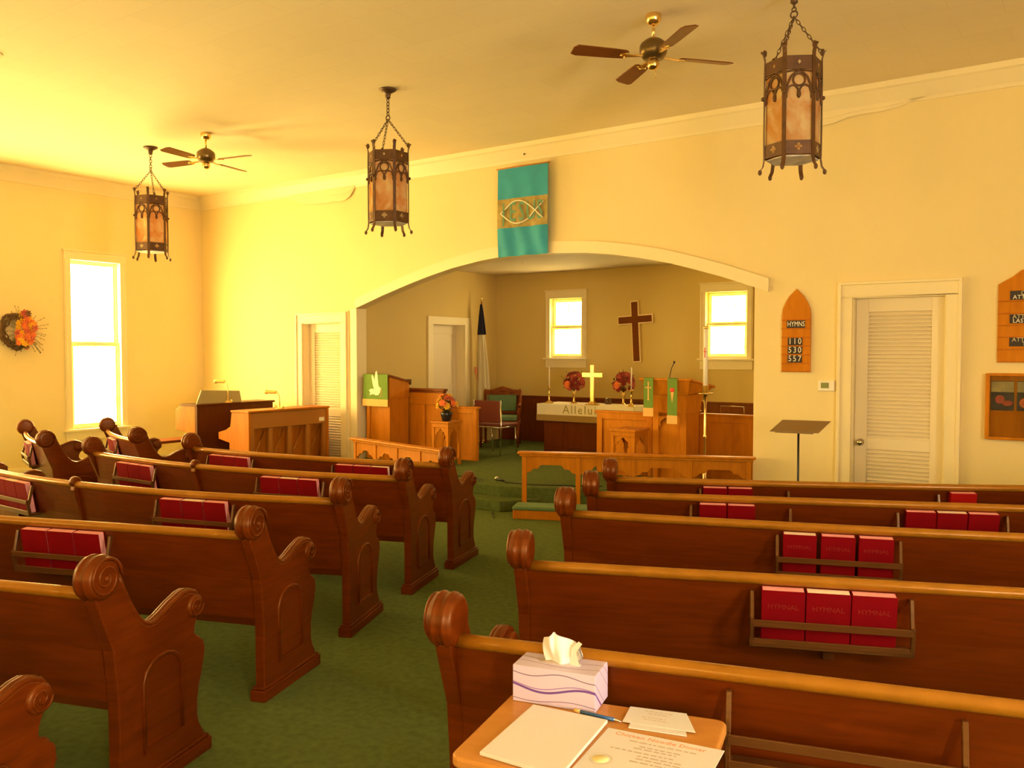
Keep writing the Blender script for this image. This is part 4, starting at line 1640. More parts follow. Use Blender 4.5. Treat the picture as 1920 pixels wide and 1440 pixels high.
pa = thing('dove_cloth', 'green lectern cloth with a white dove and gold hem', 'parament', (-7.72, 8.30, PZ))
mb = MB()
mb.hexa([(-.225, -.262, .78), (.205, -.262, .78), (.205, -.257, .78), (-.225, -.257, .78)], [(-.215, -.262, 1.10), (.205, -.262, 1.10), (.205, -.257, 1.10), (-.215, -.257, 1.10)])
mb.hexa([(-.215, -.262, 1.1025), (.205, -.262, 1.1025), (.205, -.04, 1.056), (-.215, -.04, 1.056)], [(-.215, -.262, 1.106), (.205, -.262, 1.106), (.205, -.04, 1.060), (-.215, -.04, 1.060)])
mb.box(-.215, .205, -.262, -.257, 1.10, 1.106)
obj('cloth_panel', mb, GREENC, pa)
mb = MB()
mb.box(-.235, .210, -.266, -.261, .69, .78)
obj('gold_hem', mb, GOLDC, pa)
DOVE = [(-.12, .03), (-.08, .05), (-.03, .045), (-.055, .12), (-.07, .20), (-.06, .235), (-.035, .20), (-.015, .15), (-.012, .20), (0.0, .265), (.018, .285), (.035, .22), (.04, .16), (.05, .09),
        (.075, .065), (.10, .06), (.085, .035), (.075, .0), (.045, -.03), (.0, -.035), (-.04, -.02), (-.08, -.025), (-.11, -.035), (-.095, .0)]
mb = MB()
mb.prism([(x + .0, z + .865) for x, z in DOVE], lambda p: (p[0], -.265, p[1]), lambda p: (p[0], -.2625, p[1]))
obj('dove_emblem', mb, CREAMC, pa)
mb = MB()
mb.tube([(.06 + .045 * math.cos(a), -.263, .86 + .055 * math.sin(a)) for a in [-1.4 + 2.6 * i / 10 for i in range(11)]], .005, 5)
obj('gold_halo', mb, GOLDC, pa)

# two panelled screens
sc = thing('choir_screen', 'taller panelled oak screen right of the dove lectern', 'screen', (-7.39, 8.50, PZ))
mb = MB()
mb.box(-.43, .43, -.02, .02, 0, .88)
panelled(mb, -.43, .43, -.02, 0, .78, .07)
mb.box(.06, .13, -.038, -.02, .07, .71)
obj('panel', mb, WOODO, sc, .003)
mb = MB()
mb.box(-.45, .45, -.045, .045, .885, .915)
mb.box(-.44, .44, -.03, .03, .86, .885)
obj('cap_moulding', mb, WOODR, sc, .005)
sc = thing('choir_screen', 'lower oak screen behind the flower stand at left', 'screen', (-7.02, 8.68, PZ))
mb = MB()
mb.box(-.46, .46, -.02, .02, 0, .665)
panelled(mb, -.46, .46, -.02, 0, .665, .06)
obj('panel', mb, WOODO, sc, .003)
mb = MB()
mb.box(-.48, .48, -.04, .04, .665, .69)
obj('cap_moulding', mb, WOODO, sc, .005)


# little gothic stands
def plant_stand(x, y, w, d, h, label, z=PZ):
    t = thing('gothic_stand', label, 'plant stand', (x, y, z), 0, 'small gothic oak stands')
    mb = MB()
    mb.box(-w / 2 - .012, w / 2 + .012, -d / 2 - .012, d / 2 + .012, h - .025, h)
    mb.box(-w / 2, w / 2, -d / 2, d / 2, h - .075, h - .025)
    obj('stand_top', mb, WOODO, t, .004)
    for sx in (-1, 1):
        for sy in (-1, 1):
            mb = MB()
            cx, cy = sx * (w / 2 - .02), sy * (d / 2 - .02)
            mb.box(cx - .018, cx + .018, cy - .018, cy + .018, 0, h - .075)
            obj('leg', mb, WOODO, t, .003)
    for face in range(4):
        ww = w if face % 2 == 0 else d
        dd = d if face % 2 == 0 else w
        hw = ww / 2 - .038
        zt = h - .075
        half = [(-hw, zt - .21), (-hw + .010, zt - .165), (-hw + .022, zt - .150), (-hw + .014, zt - .125), (-hw + .018, zt - .095), (-hw * .62, zt - .085), (-hw * .60, zt - .062), (-hw * .30, zt - .045), (-hw * .12, zt - .022)]
        arch = [(-hw, zt)] + half + [(0, zt - .012)] + [(-a_, z_) for a_, z_ in half[::-1]] + [(hw, zt)]
        rot = Matrix.Rotation(PI / 2 * face, 4, 'Z')
        mb = MB()
        mb.prism(arch[::-1], lambda p: rot @ Vector((p[0], -dd / 2 + .012, p[1])), lambda p: rot @ Vector((p[0], -dd / 2 + .026, p[1])))
        obj('pierced_arch', mb, WOODO, t, .002)
    mb = MB()
    mb.box(-w / 2 + .03, w / 2 - .03, -d / 2 + .03, d / 2 - .03, .06, .08)
    obj('lower_shelf', mb, WOODO, t, .003)
    return t


plant_stand(-6.675, 8.19, .26, .26, .54, 'small gothic oak stand with the yellow and orange flowers on it')
plant_stand(-4.24, 8.33, .29, .32, .56, 'small empty gothic oak stand before the pulpit screen')

# flower pot on the left stand
pt = thing('flower_arrangement', 'yellow and orange silk flowers in a dark pot on the gothic stand', 'flowers', (-6.66, 8.17, PZ + .541))
mb = MB()
mb.lathe([(.045, 0), (.055, .01), (.068, .07), (.075, .105), (.068, .11), (.06, .10)], 16)
obj('pot', mb, BLACK, pt)
rnd = random.Random(11)
A_, B_, C_, D_ = MB(), MB(), MB(), MB()
for k in range(38):
    a = rnd.uniform(0, 2 * PI)
    q = rnd.uniform(.2, 1)
    el = rnd.uniform(-.15, 1.3)
    d_ = Vector((math.cos(a) * math.cos(el), math.sin(a) * math.cos(el), math.sin(el)))
    c = Vector((0, 0, .18)) + d_ * .135 * (.7 + .3 * q)
    m_ = A_ if (k % 3 == 0 or c.x < -.05) else (B_ if k % 3 == 1 else C_)
    petals(m_, c, rnd.uniform(.038, .052), 9, rn=rnd, facing=tuple(d_))
    D_.tube([(0, 0, .10), c], .003, 4)
obj('yellow_daisies', A_, YELLOWF, pt)
obj('orange_daisies', B_, ORANGEF, pt)
obj('rust_daisies', C_, PINKF, pt)
obj('stems', D_, LEAF, pt)

# red stacking chair seen from behind
rc = thing('stacking_chair', 'maroon stacking chair with chrome legs seen from behind', 'chair', (-6.85, 9.28, PZ), R(0))
for sx in (-1, 1):
    mb = MB()
    mb.tube([(sx * .225, -.03, .0), (sx * .225, .0, .38), (sx * .225, -.02, .74)], .010, 8)
    obj('leg', mb, CHROME, rc)
    mb = MB()
    mb.tube([(sx * .20, .40, .0), (sx * .20, .36, .36)], .010, 8)
    obj('leg', mb, CHROME, rc)
mb = MB()
mb.box(-.213, .213, -.025, .005, .44, .735)
obj('backrest', mb, MAROONU, rc, .01)
mb = MB()
mb.box(-.21, .21, .02, .42, .385, .42)
obj('seat', mb, MAROONU, rc, .012)
mb = MB()
mb.tube([(-.225, .0, .375), (.225, .0, .375), (.20, .37, .372), (-.20, .37, .372)], .009, 8, True)
obj('seat_frame', mb, CHROME, rc)

# carved armchair
ac = thing('carved_armchair', 'carved walnut armchair with green upholstery beside the altar', 'armchair', (-7.38, 10.33, PZ), R(30))
for sx in (-1, 1):
    mb = MB()
    mb.tube([(sx * .27, -.25, 0), (sx * .27, -.26, .2), (sx * .275, -.25, .40)], .022, 8, rs=[.018, .022, .026])
    obj('leg', mb, WOODR, ac)
    mb = MB()
    mb.tube([(sx * .26, .27, 0), (sx * .26, .25, .40), (sx * .27, .30, .80)], .022, 8, rs=[.018, .024, .022])
    obj('leg', mb, WOODR, ac)
    mb = MB()
    mb.tube([(sx * .27, .26, .60), (sx * .285, .0, .62), (sx * .29, -.20, .605), (sx * .285, -.25, .55), (sx * .275, -.24, .40)], .020, 8)
    mb.ball((sx * .29, -.24, .605), .028, 10)
    obj('arm', mb, WOODR, ac)
mb = MB()
mb.box(-.28, .28, -.26, .26, .31, .385)
obj('seat_rail', mb, WOODR, ac, .01)
mb = MB()
mb.box(-.26, .26, -.26, .24, .385, .445)
obj('seat_cushion', mb, GREENU, ac, .022, 3)
mb = MB()
mb.box(-.21, .21, .255, .29, .50, .74)
obj('back_cushion', mb, GREENU, ac, .02, 3)
mb = MB()
crest = [(-.27, .74), (-.285, .80), (-.27, .835), (-.23, .815), (-.15, .825), (-.07, .85), (0, .87), (.07, .85), (.15, .825), (.23, .815), (.27, .835), (.285, .80), (.27, .74)]
mb.prism(crest, lambda p: (p[0], .27, p[1]), lambda p: (p[0], .31, p[1]))
mb.ball((0, .265, .81), .03, 10, (1.6, .5, 1))
mb.ball((-.15, .265, .785), .02, 8, (1.6, .5, 1))
mb.ball((.15, .265, .785), .02, 8, (1.6, .5, 1))
mb.box(-.25, .25, .27, .30, .46, .50)
obj('carved_crest', mb, WOODR, ac, .004)

# flag
fg = thing('draped_flag', 'flag on a pole, furled, dark top and white lower folds, by the chancel corner', 'flag', (-7.90, 10.55, PZ))
mb = MB()
mb.lathe([(.02, 0), (.12, 0), (.12, .02), (.04, .05), (.02, .06)], 20)
obj('flag_base', mb, BRASS, fg)
mb = MB()
mb.tube([(0, 0, .05), (0, 0, 2.17)], .011, 10)
obj('pole', mb, WOODP, fg)
mb = MB()
mb.tube([(0, 0, 2.17), (0, 0, 2.26)], .004, 8, rs=[.009, .003])
mb.tube([(-.022, 0, 2.215), (.022, 0, 2.215)], .004, 6)
mb.ball((0, 0, 2.175), .014, 8)
obj('finial', mb, BRASS, fg)


def drape(z0, z1, r0, r1, sx=.0):
    mb = MB()
    n, m = 40, 14
    vs, fs = [], []
    for j in range(m + 1):
        k = j / m
        z = z1 + (z0 - z1) * k
        rr = r0 + (r1 - r0) * k
        for i in range(n):
            a = 2 * PI * i / n
            q = rr * (1 + .28 * math.sin(6 * a + .4 * k * 3) * min(1, k * 3 + .3))
            vs.append((q * math.cos(a) * 1.0 + sx * k, q * math.sin(a) * .55 - .01, z))
    for j in range(m):
        for i in range(n):
            fs.append((j * n + i, j * n + (i + 1) % n, (j + 1) * n + (i + 1) % n, (j + 1) * n + i))
    mb.add(vs, fs, True)
    mb.add(vs[:n], [tuple(range(n))])
    mb.add(vs[-n:], [tuple(range(n))])
    return mb


obj('flag_field', drape(1.655, 2.12, .018, .066, .01), NAVY, fg)
obj('flag_cloth', drape(.62, 1.655, .060, .105, .05), plain('white_flag_cloth', (.62, .53, .32), .9), fg)
mb = MB()
mb.box(-.095, -.04, -.062, -.05, 1.05, 1.16)
mb.box(-.06, -.045, -.066, -.05, .95, 1.05)
obj('flag_emblem', mb, PRINTO, fg, .004)

# altar and what stands on it
al = thing('altar_table', 'dark-panelled wooden altar table in the middle of the chancel', 'altar', (-5.77, 10.28, PZ))
mb = MB()
mb.box(-.67, .67, -.23, .25, 0, .56)
obj('altar_body', mb, WOODR, al, .004)
mb = MB()
for (a, b) in ((-.60, -.36), (.36, .60)):
    mb.box(a, b, -.238, -.23, .07, .50)
mb.box(-.28, .28, -.238, -.23, .07, .50)
obj('raised_panel', mb, WOODR, al, .004)
mb = MB()
mb.box(-.735, .735, -.285, .28, .56, .665)
obj('altar_top', mb, WOODR, al, .005)
cl = thing('altar_cloth', 'white altar cloth lettered Alleluia over the altar front', 'altar cloth', (-5.77, 10.28, PZ))
mb = MB()
mb.box(-.74, .74, -.292, .285, .666, .672)
mb.box(-.745, .745, -.298, -.290, .525, .672)
for x in (-.745, .740):
    mb.box(x, x + .005, -.298, .285, .525, .672)
obj('cloth', mb, CREAMC, cl, .002)
mb = MB()
mb.box(-.75, .75, -.302, -.296, .44, .525)
obj('lower_band', mb, TANF, cl)
letters('cloth_lettering', 'Alleluia', .16, plain('olive_thread', (.42, .34, .10), .8), cl, Matrix.Translation((-.02, -.2995, .60)) @ Matrix.Rotation(PI / 2, 4, 'X'), .001, spacing=1.25)
AZ = PZ + .673


def candlestick(x, y, label, hs, hc):
    t = thing('candlestick', label, 'candlestick', (x, y, AZ), 0, 'altar candlesticks')
    mb = MB()
    mb.lathe([(.01, 0), (.065, 0), (.065, .006), (.05, .018), (.02, .035), (.012, .055), (.018, .07), (.010, .085), (.009, hs * .5), (.014, hs * .55), (.009, hs * .6), (.010, hs - .03), (.030, hs - .02), (.034, hs - .012), (.014, hs - .008), (.013, hs)], 20)
    obj('holder', mb, BRASS, t)
    mb = MB()
    mb.lathe([(.009, hs - .002), (.008, hs + hc), (.002, hs + hc + .006)], 12)
    obj('taper_candle', mb, CANDLE, t)
    mb = MB()
    mb.tube([(0, 0, hs + hc + .004), (0, 0, hs + hc + .014)], .001, 5)
    obj('wick', mb, BLACK, t)


candlestick(-6.40, 10.12, 'brass candlestick with taper on the left end of the altar', .25, .26)
candlestick(-5.10, 10.07, 'brass candlestick with taper on the right end of the altar', .23, .28)


def bouquet(x, y, label, seed):
    t = thing('altar_bouquet', label, 'bouquet', (x, y, AZ), 0, 'red bouquets on the altar')
    mb = MB()
    mb.lathe([(.01, 0), (.05, 0), (.048, .008), (.016, .025), (.02, .04), (.016, .06), (.022, .12), (.032, .17), (.036, .175), (.02, .172)], 18)
    obj('brass_vase', mb, BRASS, t)
    rn = random.Random(seed)
    m1, m2, m3, m4 = MB(), MB(), MB(), MB()
    for k in range(74):
        a = rn.uniform(0, 2 * PI)
        el = rn.uniform(-.5, 1.5)
        d = Vector((math.cos(a) * math.cos(el), math.sin(a) * math.cos(el) * .8, math.sin(el)))
        c = Vector((0, 0, .28)) + Vector((d.x * .135, d.y * .11, d.z * .145))
        petals([m1, m1, m2, m1, m2][k % 5], c, rn.uniform(.035, .055), 7, rn=rn, facing=tuple(d + Vector((0, -.3, 0))))
    petals(m4, (-.02, -.14, .27), .055, 10, rn=rn, facing=(0, -1, .1))
    for k in range(26):
        a = rn.uniform(0, 2 * PI)
        el = rn.uniform(-.3, 1.5)
        d = Vector((math.cos(a) * math.cos(el), math.sin(a) * math.cos(el) * .8, math.sin(el)))
        q = Vector((0, 0, .26)) + d * rn.uniform(.16, .22)
        m3.tube([(0, 0, .17), Vector((0, 0, .24)) + d * .06, q], .0018, 4)
        m3.ball(q, .010, 6, (1, 1, .6))
    obj('dark_red_flowers', m1, REDF, t)
    obj('rust_flowers', m2, PINKF, t)
    obj('centre_flower', m4, ORANGEF, t)
    obj('leaf_sprays', m3, TWIG, t)


bouquet(-6.07, 10.24, 'red silk bouquet in brass vase on the altar, left of the brass cross', 5)
bouquet(-5.35, 10.33, 'red silk bouquet in brass vase on the altar, right of the brass cross', 6)
cr = thing('altar_cross', 'shiny brass cross standing in the middle of the altar', 'cross', (-5.70, 10.10, AZ))
mb = MB()
mb.hexa([(-.09, -.06, 0), (.09, -.06, 0), (.09, .06, 0), (-.09, .06, 0)], [(-.07, -.045, .02), (.07, -.045, .02), (.07, .045, .02), (-.07, .045, .02)])
mb.hexa([(-.055, -.035, .02), (.055, -.035, .02), (.055, .035, .02), (-.055, .035, .02)], [(-.035, -.025, .045), (.035, -.025, .045), (.035, .025, .045), (-.035, .025, .045)])
obj('stepped_base', mb, BRASS, cr, .003)
mb = MB()
mb.box(-.028, .028, -.012, .012, .045, .54)
mb.box(-.155, .155, -.0121, .0121, .375, .435)
obj('cross_body', mb, BRASSP, cr, .003)
bl_ = thing('domed_ornament', 'small dark domed ornament on the altar between cross and right bouquet', 'ornament', (-5.63, 10.42, AZ))
mb = MB()
mb.lathe([(.04, 0), (.05, .01), (.05, .03), (.045, .06), (.025, .08), (.002, .085)], 18)
obj('dark_dome', mb, BRONZE, bl_)
mb = MB()
mb.box(-5.36, -5.19, 10.03, 10.17, AZ, AZ + .02)
tag(obj('service_book', mb, CREAMC, None, .003), 'pale flat service book on the altar near the right candlestick', 'book')

# wooden cross on the chancel wall
wc = thing('wall_cross', 'large wooden cross with light edging on the chancel back wall', 'cross', (-5.545, CY, 1.49))
mb = MB()
CR = lambda g: [(-g, .035 - g), (g, .035 - g), (g, .585 - g), (.215 + g, .585 - g), (.215 + g, .585 + g), (g, .585 + g), (g, .79 + g), (-g, .79 + g), (-g, .585 + g), (-.215 - g, .585 + g), (-.215 - g, .585 - g), (-g, .585 - g)]
mb.prism(CR(.047), lambda p: (p[0], -.050, p[1]), lambda p: (p[0], -.006, p[1]))
obj('cross_body', mb, wood('cross_walnut', (.13, .030, .005), (.18, .042, .008), .6, 0), wc, .002)
mb = MB()
mb.prism(CR(.064), lambda p: (p[0], -.040, p[1]), lambda p: (p[0], -.004, p[1]))
obj('light_edging', mb, plain('pale_gold_edging', (.95, .72, .36), .5), wc, .003)
wc.rotation_euler = (0, R(-3), 0)

# pulpit with two stoles and gooseneck microphone
pu = thing('pulpit', 'oak pulpit with corner posts and green stoles, right of the altar', 'pulpit', (-3.83, 8.62, PZ))
mb = MB()
mb.box(-.17, .19, -.155, .19, 0, .74)
for x in (-.185, .135):
    mb.box(x, x + .07, -.19, -.12, 0, .74)
obj('pulpit_body', mb, WOODO, pu, .004)
mb = MB()
mb.hexa([(-.18, -.18, .74), (.20, -.18, .74), (.20, .20, .74), (-.18, .20, .74)], [(-.20, -.20, .93), (.22, -.20, .93), (.22, .22, .93), (-.20, .22, .93)])
mb.box(-.20, .21, -.195, .21, .735, .755)
obj('flared_neck', mb, WOODO, pu, .004)
mb = MB()
mb.hexa([(-.21, -.21, .93), (.23, -.21, .93), (.23, .23, .93), (-.21, .23, .93)], [(-.29, -.25, 1.085), (.27, -.25, 1.085), (.30, .30, 1.0), (-.29, .30, 1.0)])
obj('desk_box', mb, WOODO, pu, .004)
mb = MB()
mb.hexa([(-.31, -.27, 1.086), (.29, -.27, 1.086), (.32, .32, .995), (-.31, .32, .995)], [(-.31, -.27, 1.108), (.29, -.27, 1.108), (.32, .32, 1.018), (-.31, .32, 1.018)])
obj('reading_desk', mb, WOODO, pu, .003)
mb = MB()
mb.prism([(-.12, .70), (-.12, .62), (-.10, .58), (-.095, .64), (-.06, .67), (.0, .69), (.06, .67), (.10, .64), (.11, .58), (.13, .62), (.13, .70)][::-1], lambda p: (p[0], -.182, p[1]), lambda p: (p[0], -.166, p[1]))
obj('carved_arch', mb, WOODO, pu, .002)


def stole(x, z0, kind, label):
    t = thing('pulpit_stole', label, 'parament', (-3.83 + x, 8.62, PZ), 0, 'green pulpit stoles')
    w = .055
    mb = MB()
    mb.hexa([(-w, -.285, z0 + .09), (w, -.285, z0 + .09), (w, -.280, z0 + .09), (-w, -.280, z0 + .09)], [(-w, -.285, 1.11), (w, -.285, 1.11), (w, -.280, 1.11), (-w, -.280, 1.11)])
    mb.hexa([(-w, -.285, 1.1115), (w, -.285, 1.1115), (w, .1, 1.0545), (-w, .1, 1.0545)], [(-w, -.285, 1.114), (w, -.285, 1.114), (w, .1, 1.058), (-w, .1, 1.058)])
    mb.box(-w, w, -.285, -.28, 1.108, 1.114)
    obj('stole_cloth', mb, GREENC, t)
    mb = MB()
    mb.box(-w - .004, w + .004, -.289, -.284, z0, z0 + .09)
    obj('gold_hem', mb, GOLDC, t)
    mb = MB()
    if kind == 0:
        mb.box(-.007, .007, -.288, -.285, .88, 1.07)
        mb.box(-.035, .035, -.288, -.285, 1.0, 1.013)
        mb.ball((0, -.286, .88), .012, 8, (1, .2, 1))
        obj('cross_emblem', mb, GOLDC, t)
    else:
        mb.prism([(-.018, .97), (.018, .97), (0, .85)], lambda p: (p[0], -.288, p[1]), lambda p: (p[0], -.285, p[1]))
        e = obj('torch_emblem', mb, GOLDC, t)
        mb = MB()
        mb.ball((0, -.286, .985), .028, 10, (1, .15, .9))
        obj('flame', mb, RED, e)


stole(-.19, .70, 0, 'left green pulpit stole with a gold cross')
stole(.085, .63, 1, 'right green pulpit stole with a torch and red flame')
mb = MB()
mb.tube([(-3.86, 8.52, 1.275), (-3.86, 8.52, 1.31), (-3.855, 8.52, 1.36), (-3.835, 8.51, 1.43), (-3.80, 8.50, 1.49)], .005, 6)
mb.ball((-3.798, 8.50, 1.497), .012, 8, (1, 1, 1.3))
mb.lathe([(.02, -.01), (.02, .008), (.008, .012)], 12, (-3.86, 8.52, 1.292))
tag(obj('gooseneck_microphone', mb, BLACK), 'thin black gooseneck microphone rising from the pulpit desk', 'microphone')

# screens beside the pulpit
sc = thing('choir_screen', 'plain oak screen left of the pulpit, behind the empty gothic stand', 'screen', (-4.47, 8.72, PZ))
mb = MB()
mb.box(-.37, .33, -.02, .02, 0, .69)
panelled(mb, -.37, .33, -.02, 0, .69, .07)
obj('panel', mb, WOODO, sc, .003)
mb = MB()
mb.box(-.40, .335, -.045, .045, .69, .715)
mb.box(-.385, .33, -.03, .03, .67, .69)
obj('cap_moulding', mb, WOODO, sc, .005)
sc = thing('choir_screen', 'plain oak screen right of the pulpit, behind the tall candle', 'screen', (-3.37, 8.92, PZ))
mb = MB()
mb.box(-.30, .31, -.02, .02, 0, .69)
panelled(mb, -.30, .31, -.02, 0, .69, .07, .010)
obj('panel', mb, WOODO, sc, .003)
mb = MB()
mb.box(-.305, .335, -.045, .045, .69, .715)
obj('cap_moulding', mb, WOODO, sc, .005)
mb = MB()
mb.tube([(-3.44, 8.92, .936), (-3.44, 8.92, 1.02), (-3.18, 8.92, 1.02), (-3.18, 8.92, .936)], .006, 6)
tag(obj('chrome_bookrest', mb, CHROME), 'thin chrome tube bookrest on the screen right of the pulpit', 'bookrest')

# paschal candle stand
pc = thing('paschal_candle', 'tall white paschal candle on a slim brass floor stand', 'candle', (-3.30, 8.14, PZ))
mb = MB()
mb.lathe([(.02, 0), (.12, 0), (.12, .015), (.05, .04), (.018, .07), (.022, .20), (.012, .26), (.012, .52), (.022, .54), (.012, .56), (.013, .85), (.02, .90), (.022, .96), (.075, .965), (.078, .975), (.03, .98), (.030, 1.05), (.026, 1.05)], 20)
obj('brass_stand', mb, BRASS, pc)
mb = MB()
mb.lathe([(.023, 1.0), (.022, 1.63), (.004, 1.64)], 16)
cd_ = obj('candle', mb, CANDLE, pc)
mb = MB()
mb.box(-.004, .004, -.0245, -.022, 1.33, 1.43)
mb.box(-.012, .014, -.0245, -.018, 1.385, 1.393)
obj('red_cross_mark', mb, RED, cd_)
mb = MB()
mb.lathe([(.026, 1.615), (.026, 1.64), (.01, 1.645)], 16)
obj('brass_follower', mb, BRASSP, cd_)

# microphone and cables on the carpet
mk = thing('handheld_microphone', 'silver-headed microphone lying on the platform edge', 'microphone', (-5.30, 7.42, PZ + .018), R(-25))
mb = MB()
mb.tube([(-.09, 0, 0), (-.05, 0, 0), (.06, 0, 0)], .012, 10, rs=[.017, .013, .010])
obj('handle', mb, BLACK, mk)
mb = MB()
mb.ball((-.10, 0, .004), .022, 12)
obj('grille', mb, CHROME, mk)


def cable(label, pts, r=.006):
    # smooth through points
    P = [Vector(p) for p in pts]
    out = []
    for i in range(len(P) - 1):
        p0, p1, p2, p3 = P[max(i - 1, 0)], P[i], P[i + 1], P[min(i + 2, len(P) - 1)]
        for k in range(8):
            t = k / 8
            out.append(.5 * ((2 * p1) + (-p0 + p2) * t + (2 * p0 - 5 * p1 + 4 * p2 - p3) * t * t + (-p0 + 3 * p1 - 3 * p2 + p3) * t ** 3))
    out.append(P[-1])
    mb = MB()
    mb.tube(out, r, 6)
    tag(obj('floor_cable', mb, CABLE), label, 'cable', 'cables on the carpet')


zc_ = PZ + .007
cable('dark cable from the microphone along the platform edge', [(-5.22, 7.38, zc_), (-5.05, 7.40, zc_), (-4.85, 7.42, zc_), (-4.6, 7.55, zc_), (-4.4, 7.62, zc_), (-4.25, 7.75, zc_)])
cable('dark cable curling across the platform left of the microphone', [(-6.2, 7.55, zc_), (-6.0, 7.42, zc_), (-5.8, 7.50, zc_), (-5.6, 7.42, zc_), (-5.5, 7.30, zc_)])
cable('dark cable looping over the carpet beside the kneeler', [(-5.02, 6.90, .007), (-4.98, 6.82, .007), (-4.90, 6.72, .007), (-4.84, 6.66, .007)])

# ---------------------------------------------------------------- table in the foreground and its papers
TZ = .675
tb = thing('side_table', 'small wooden table with rounded corners at the bottom, holding papers', 'table', (-1.02, 1.68, 0), R(12))
# its own frame: x along the back edge
ta = R(12)


def to_tab(x, y):
    dx, dy = x + 1.02, y - 1.68
    return (dx * math.cos(ta) + dy * math.sin(ta), -dx * math.sin(ta) + dy * math.cos(ta))


cor = [to_tab(*p) for p in [(-1.225, 1.505), (-.66, 1.60), (-.765, 2.055), (-1.315, 1.905)]]


def rounded(poly, r, n=5):
    out = []
    m = len(poly)
    for i in range(m):
        p = Vector((*poly[i], 0))
        a = (Vector((*poly[i - 1], 0)) - p).normalized()
        b = (Vector((*poly[(i + 1) % m], 0)) - p).normalized()
        for k in range(n + 1):
            t = k / n
            q = p + a * r * (1 - t) ** 2 + b * r * t ** 2
            out.append((q.x, q.y))
    return out


top = rounded(cor, .035)
mb = MB()
mb.prism(top, lambda p: (p[0], p[1], TZ - .028), lambda p: (p[0], p[1], TZ))
obj('table_top', mb, WOODT, tb, .008, 3)
mb = MB()
cx = sum(p[0] for p in cor) / 4
cy = sum(p[1] for p in cor) / 4
inner = [(cx + (p[0] - cx) * .84, cy + (p[1] - cy) * .84) for p in cor]
mb.prism(inner, lambda p: (p[0], p[1], TZ - .10), lambda p: (p[0], p[1], TZ - .028))
obj('apron', mb, WOODT, tb, .003)
for p in inner:
    mb = MB()
    q = (cx + (p[0] - cx) * .93, cy + (p[1] - cy) * .93)
    mb.tube([(q[0], q[1], 0), (q[0], q[1], TZ - .09)], .016, 10, rs=[.012, .02])
    obj('leg', mb, WOODT, tb)

bx_a = math.atan2(1.89 - 1.84, -1.06 + 1.28)
tx_ = thing('tissue_box', 'lavender tissue box with purple wavy lines on the small table', 'tissue box', (-1.28, 1.845, TZ + .001), bx_a)
BL, BD, BH = .228, .118, .097
m, nt, b = nodes_of('x')
bpy.data.materials.remove(m)
mb = MB()
mb.box(0, BL, 0, BD, 0, BH)
obj('box_body', mb, TBOX, tx_, .002)
mb = MB()
mb.lathe([(.001, 0), (.045, 0), (.045, .0008), (.001, .0008)], 24, (BL / 2, BD / 2, BH + .0003))
mb.v = [((x - BL / 2) * 1.3 + BL / 2, (y - BD / 2) * .55 + BD / 2, z) for x, y, z in mb.v]
obj('opening', mb, plain('slot_film', (.55, .46, .50), .6), tx_)
mb = MB()
# crumpled sheet: a folded fan of paper pulled up through the slot
n, mm = 26, 12
vs, fs = [], []
prof_h = lambda u: .085 * (1 - .9 * abs(u - .38) ** 1.8 * 1.5)
for j in range(mm + 1):
    for i in range(n + 1):
        u = i / n
        k = j / mm
        hh = max(.02, prof_h(u)) * k
        spread = .030 + .022 * k * (1 - k) * 2 + .012 * k
        x = BL * .47 + (u - .5) * 2 * spread + .010 * k * math.sin(u * 9)
        y = BD / 2 + .006 * math.sin(u * 15 + k * 2) * (0.4 + k) + .010 * math.sin(u * 7 + 3 * k) - .004
        if u > .72:
            x += (u - .72) * .07 * k
        z = BH - .004 + hh
        vs.append((x, y, z))
for j in range(mm):
    for i in range(n):
        fs.append((j * (n + 1) + i, j * (n + 1) + i + 1, (j + 1) * (n + 1) + i + 1, (j + 1) * (n + 1) + i))
mb.add(vs, fs, True)
mb.add([(x + .002, y + .022 - .02 * (z - BH) / .09, z * 1.0 - .002) for x, y, z in vs], fs, True)
# a corner that sticks out to the right
mb.add([(BL * .62, BD * .45, BH), (BL * .70, BD * .42, BH + .035), (BL * .78, BD * .40, BH + .062), (BL * .73, BD * .44, BH + .066), (BL * .64, BD * .46, BH + .045), (BL * .76, BD * .36, BH + .002)], [(0, 1, 4), (1, 2, 3), (1, 3, 4), (0, 5, 1)], False)
obj('tissue_sheet', mb, TISSUE, tx_)


def paper(name, label, cat, quad, z, th, mat, bev=.002):
    c = (sum(p[0] for p in quad) / 4, sum(p[1] for p in quad) / 4)
    t = thing(name, label, cat, (c[0], c[1], z))
    q = [(p[0] - c[0], p[1] - c[1], 0) for p in quad]
    mb = MB()
    mb.hexa(q, [(x, y, th) for x, y, _ in q])
    obj('sheet', mb, mat, t, bev, 2)
    return t, c


pad, _ = paper('note_pad', 'blank cream note pad lying left on the small table', 'note pad', [(-1.165, 1.545), (-.955, 1.555), (-1.005, 1.865), (-1.21, 1.838)], TZ + .001, .009, WHITE)
mb = MB()
mb.box(-.105, .10, .128, .150, .0093, .0100)
fly, fc = paper('dinner_flyer', 'cream flyer headed Chicken Noodle Dinner at the table front', 'flyer', [(-.955, 1.595), (-.675, 1.64), (-.71, 1.885), (-.99, 1.84)], TZ + .001, .002, WHITE, .0006)
fa = math.atan2(1.885 - 1.84, -.71 + .99)


def flat_text(name, s, x, y, size, mat, parent, z=.0023):
    M = Matrix.Translation((x, y, z)) @ Matrix.Rotation(fa, 4, 'Z')
    return letters(name, s, size, mat, parent, M, .0002)


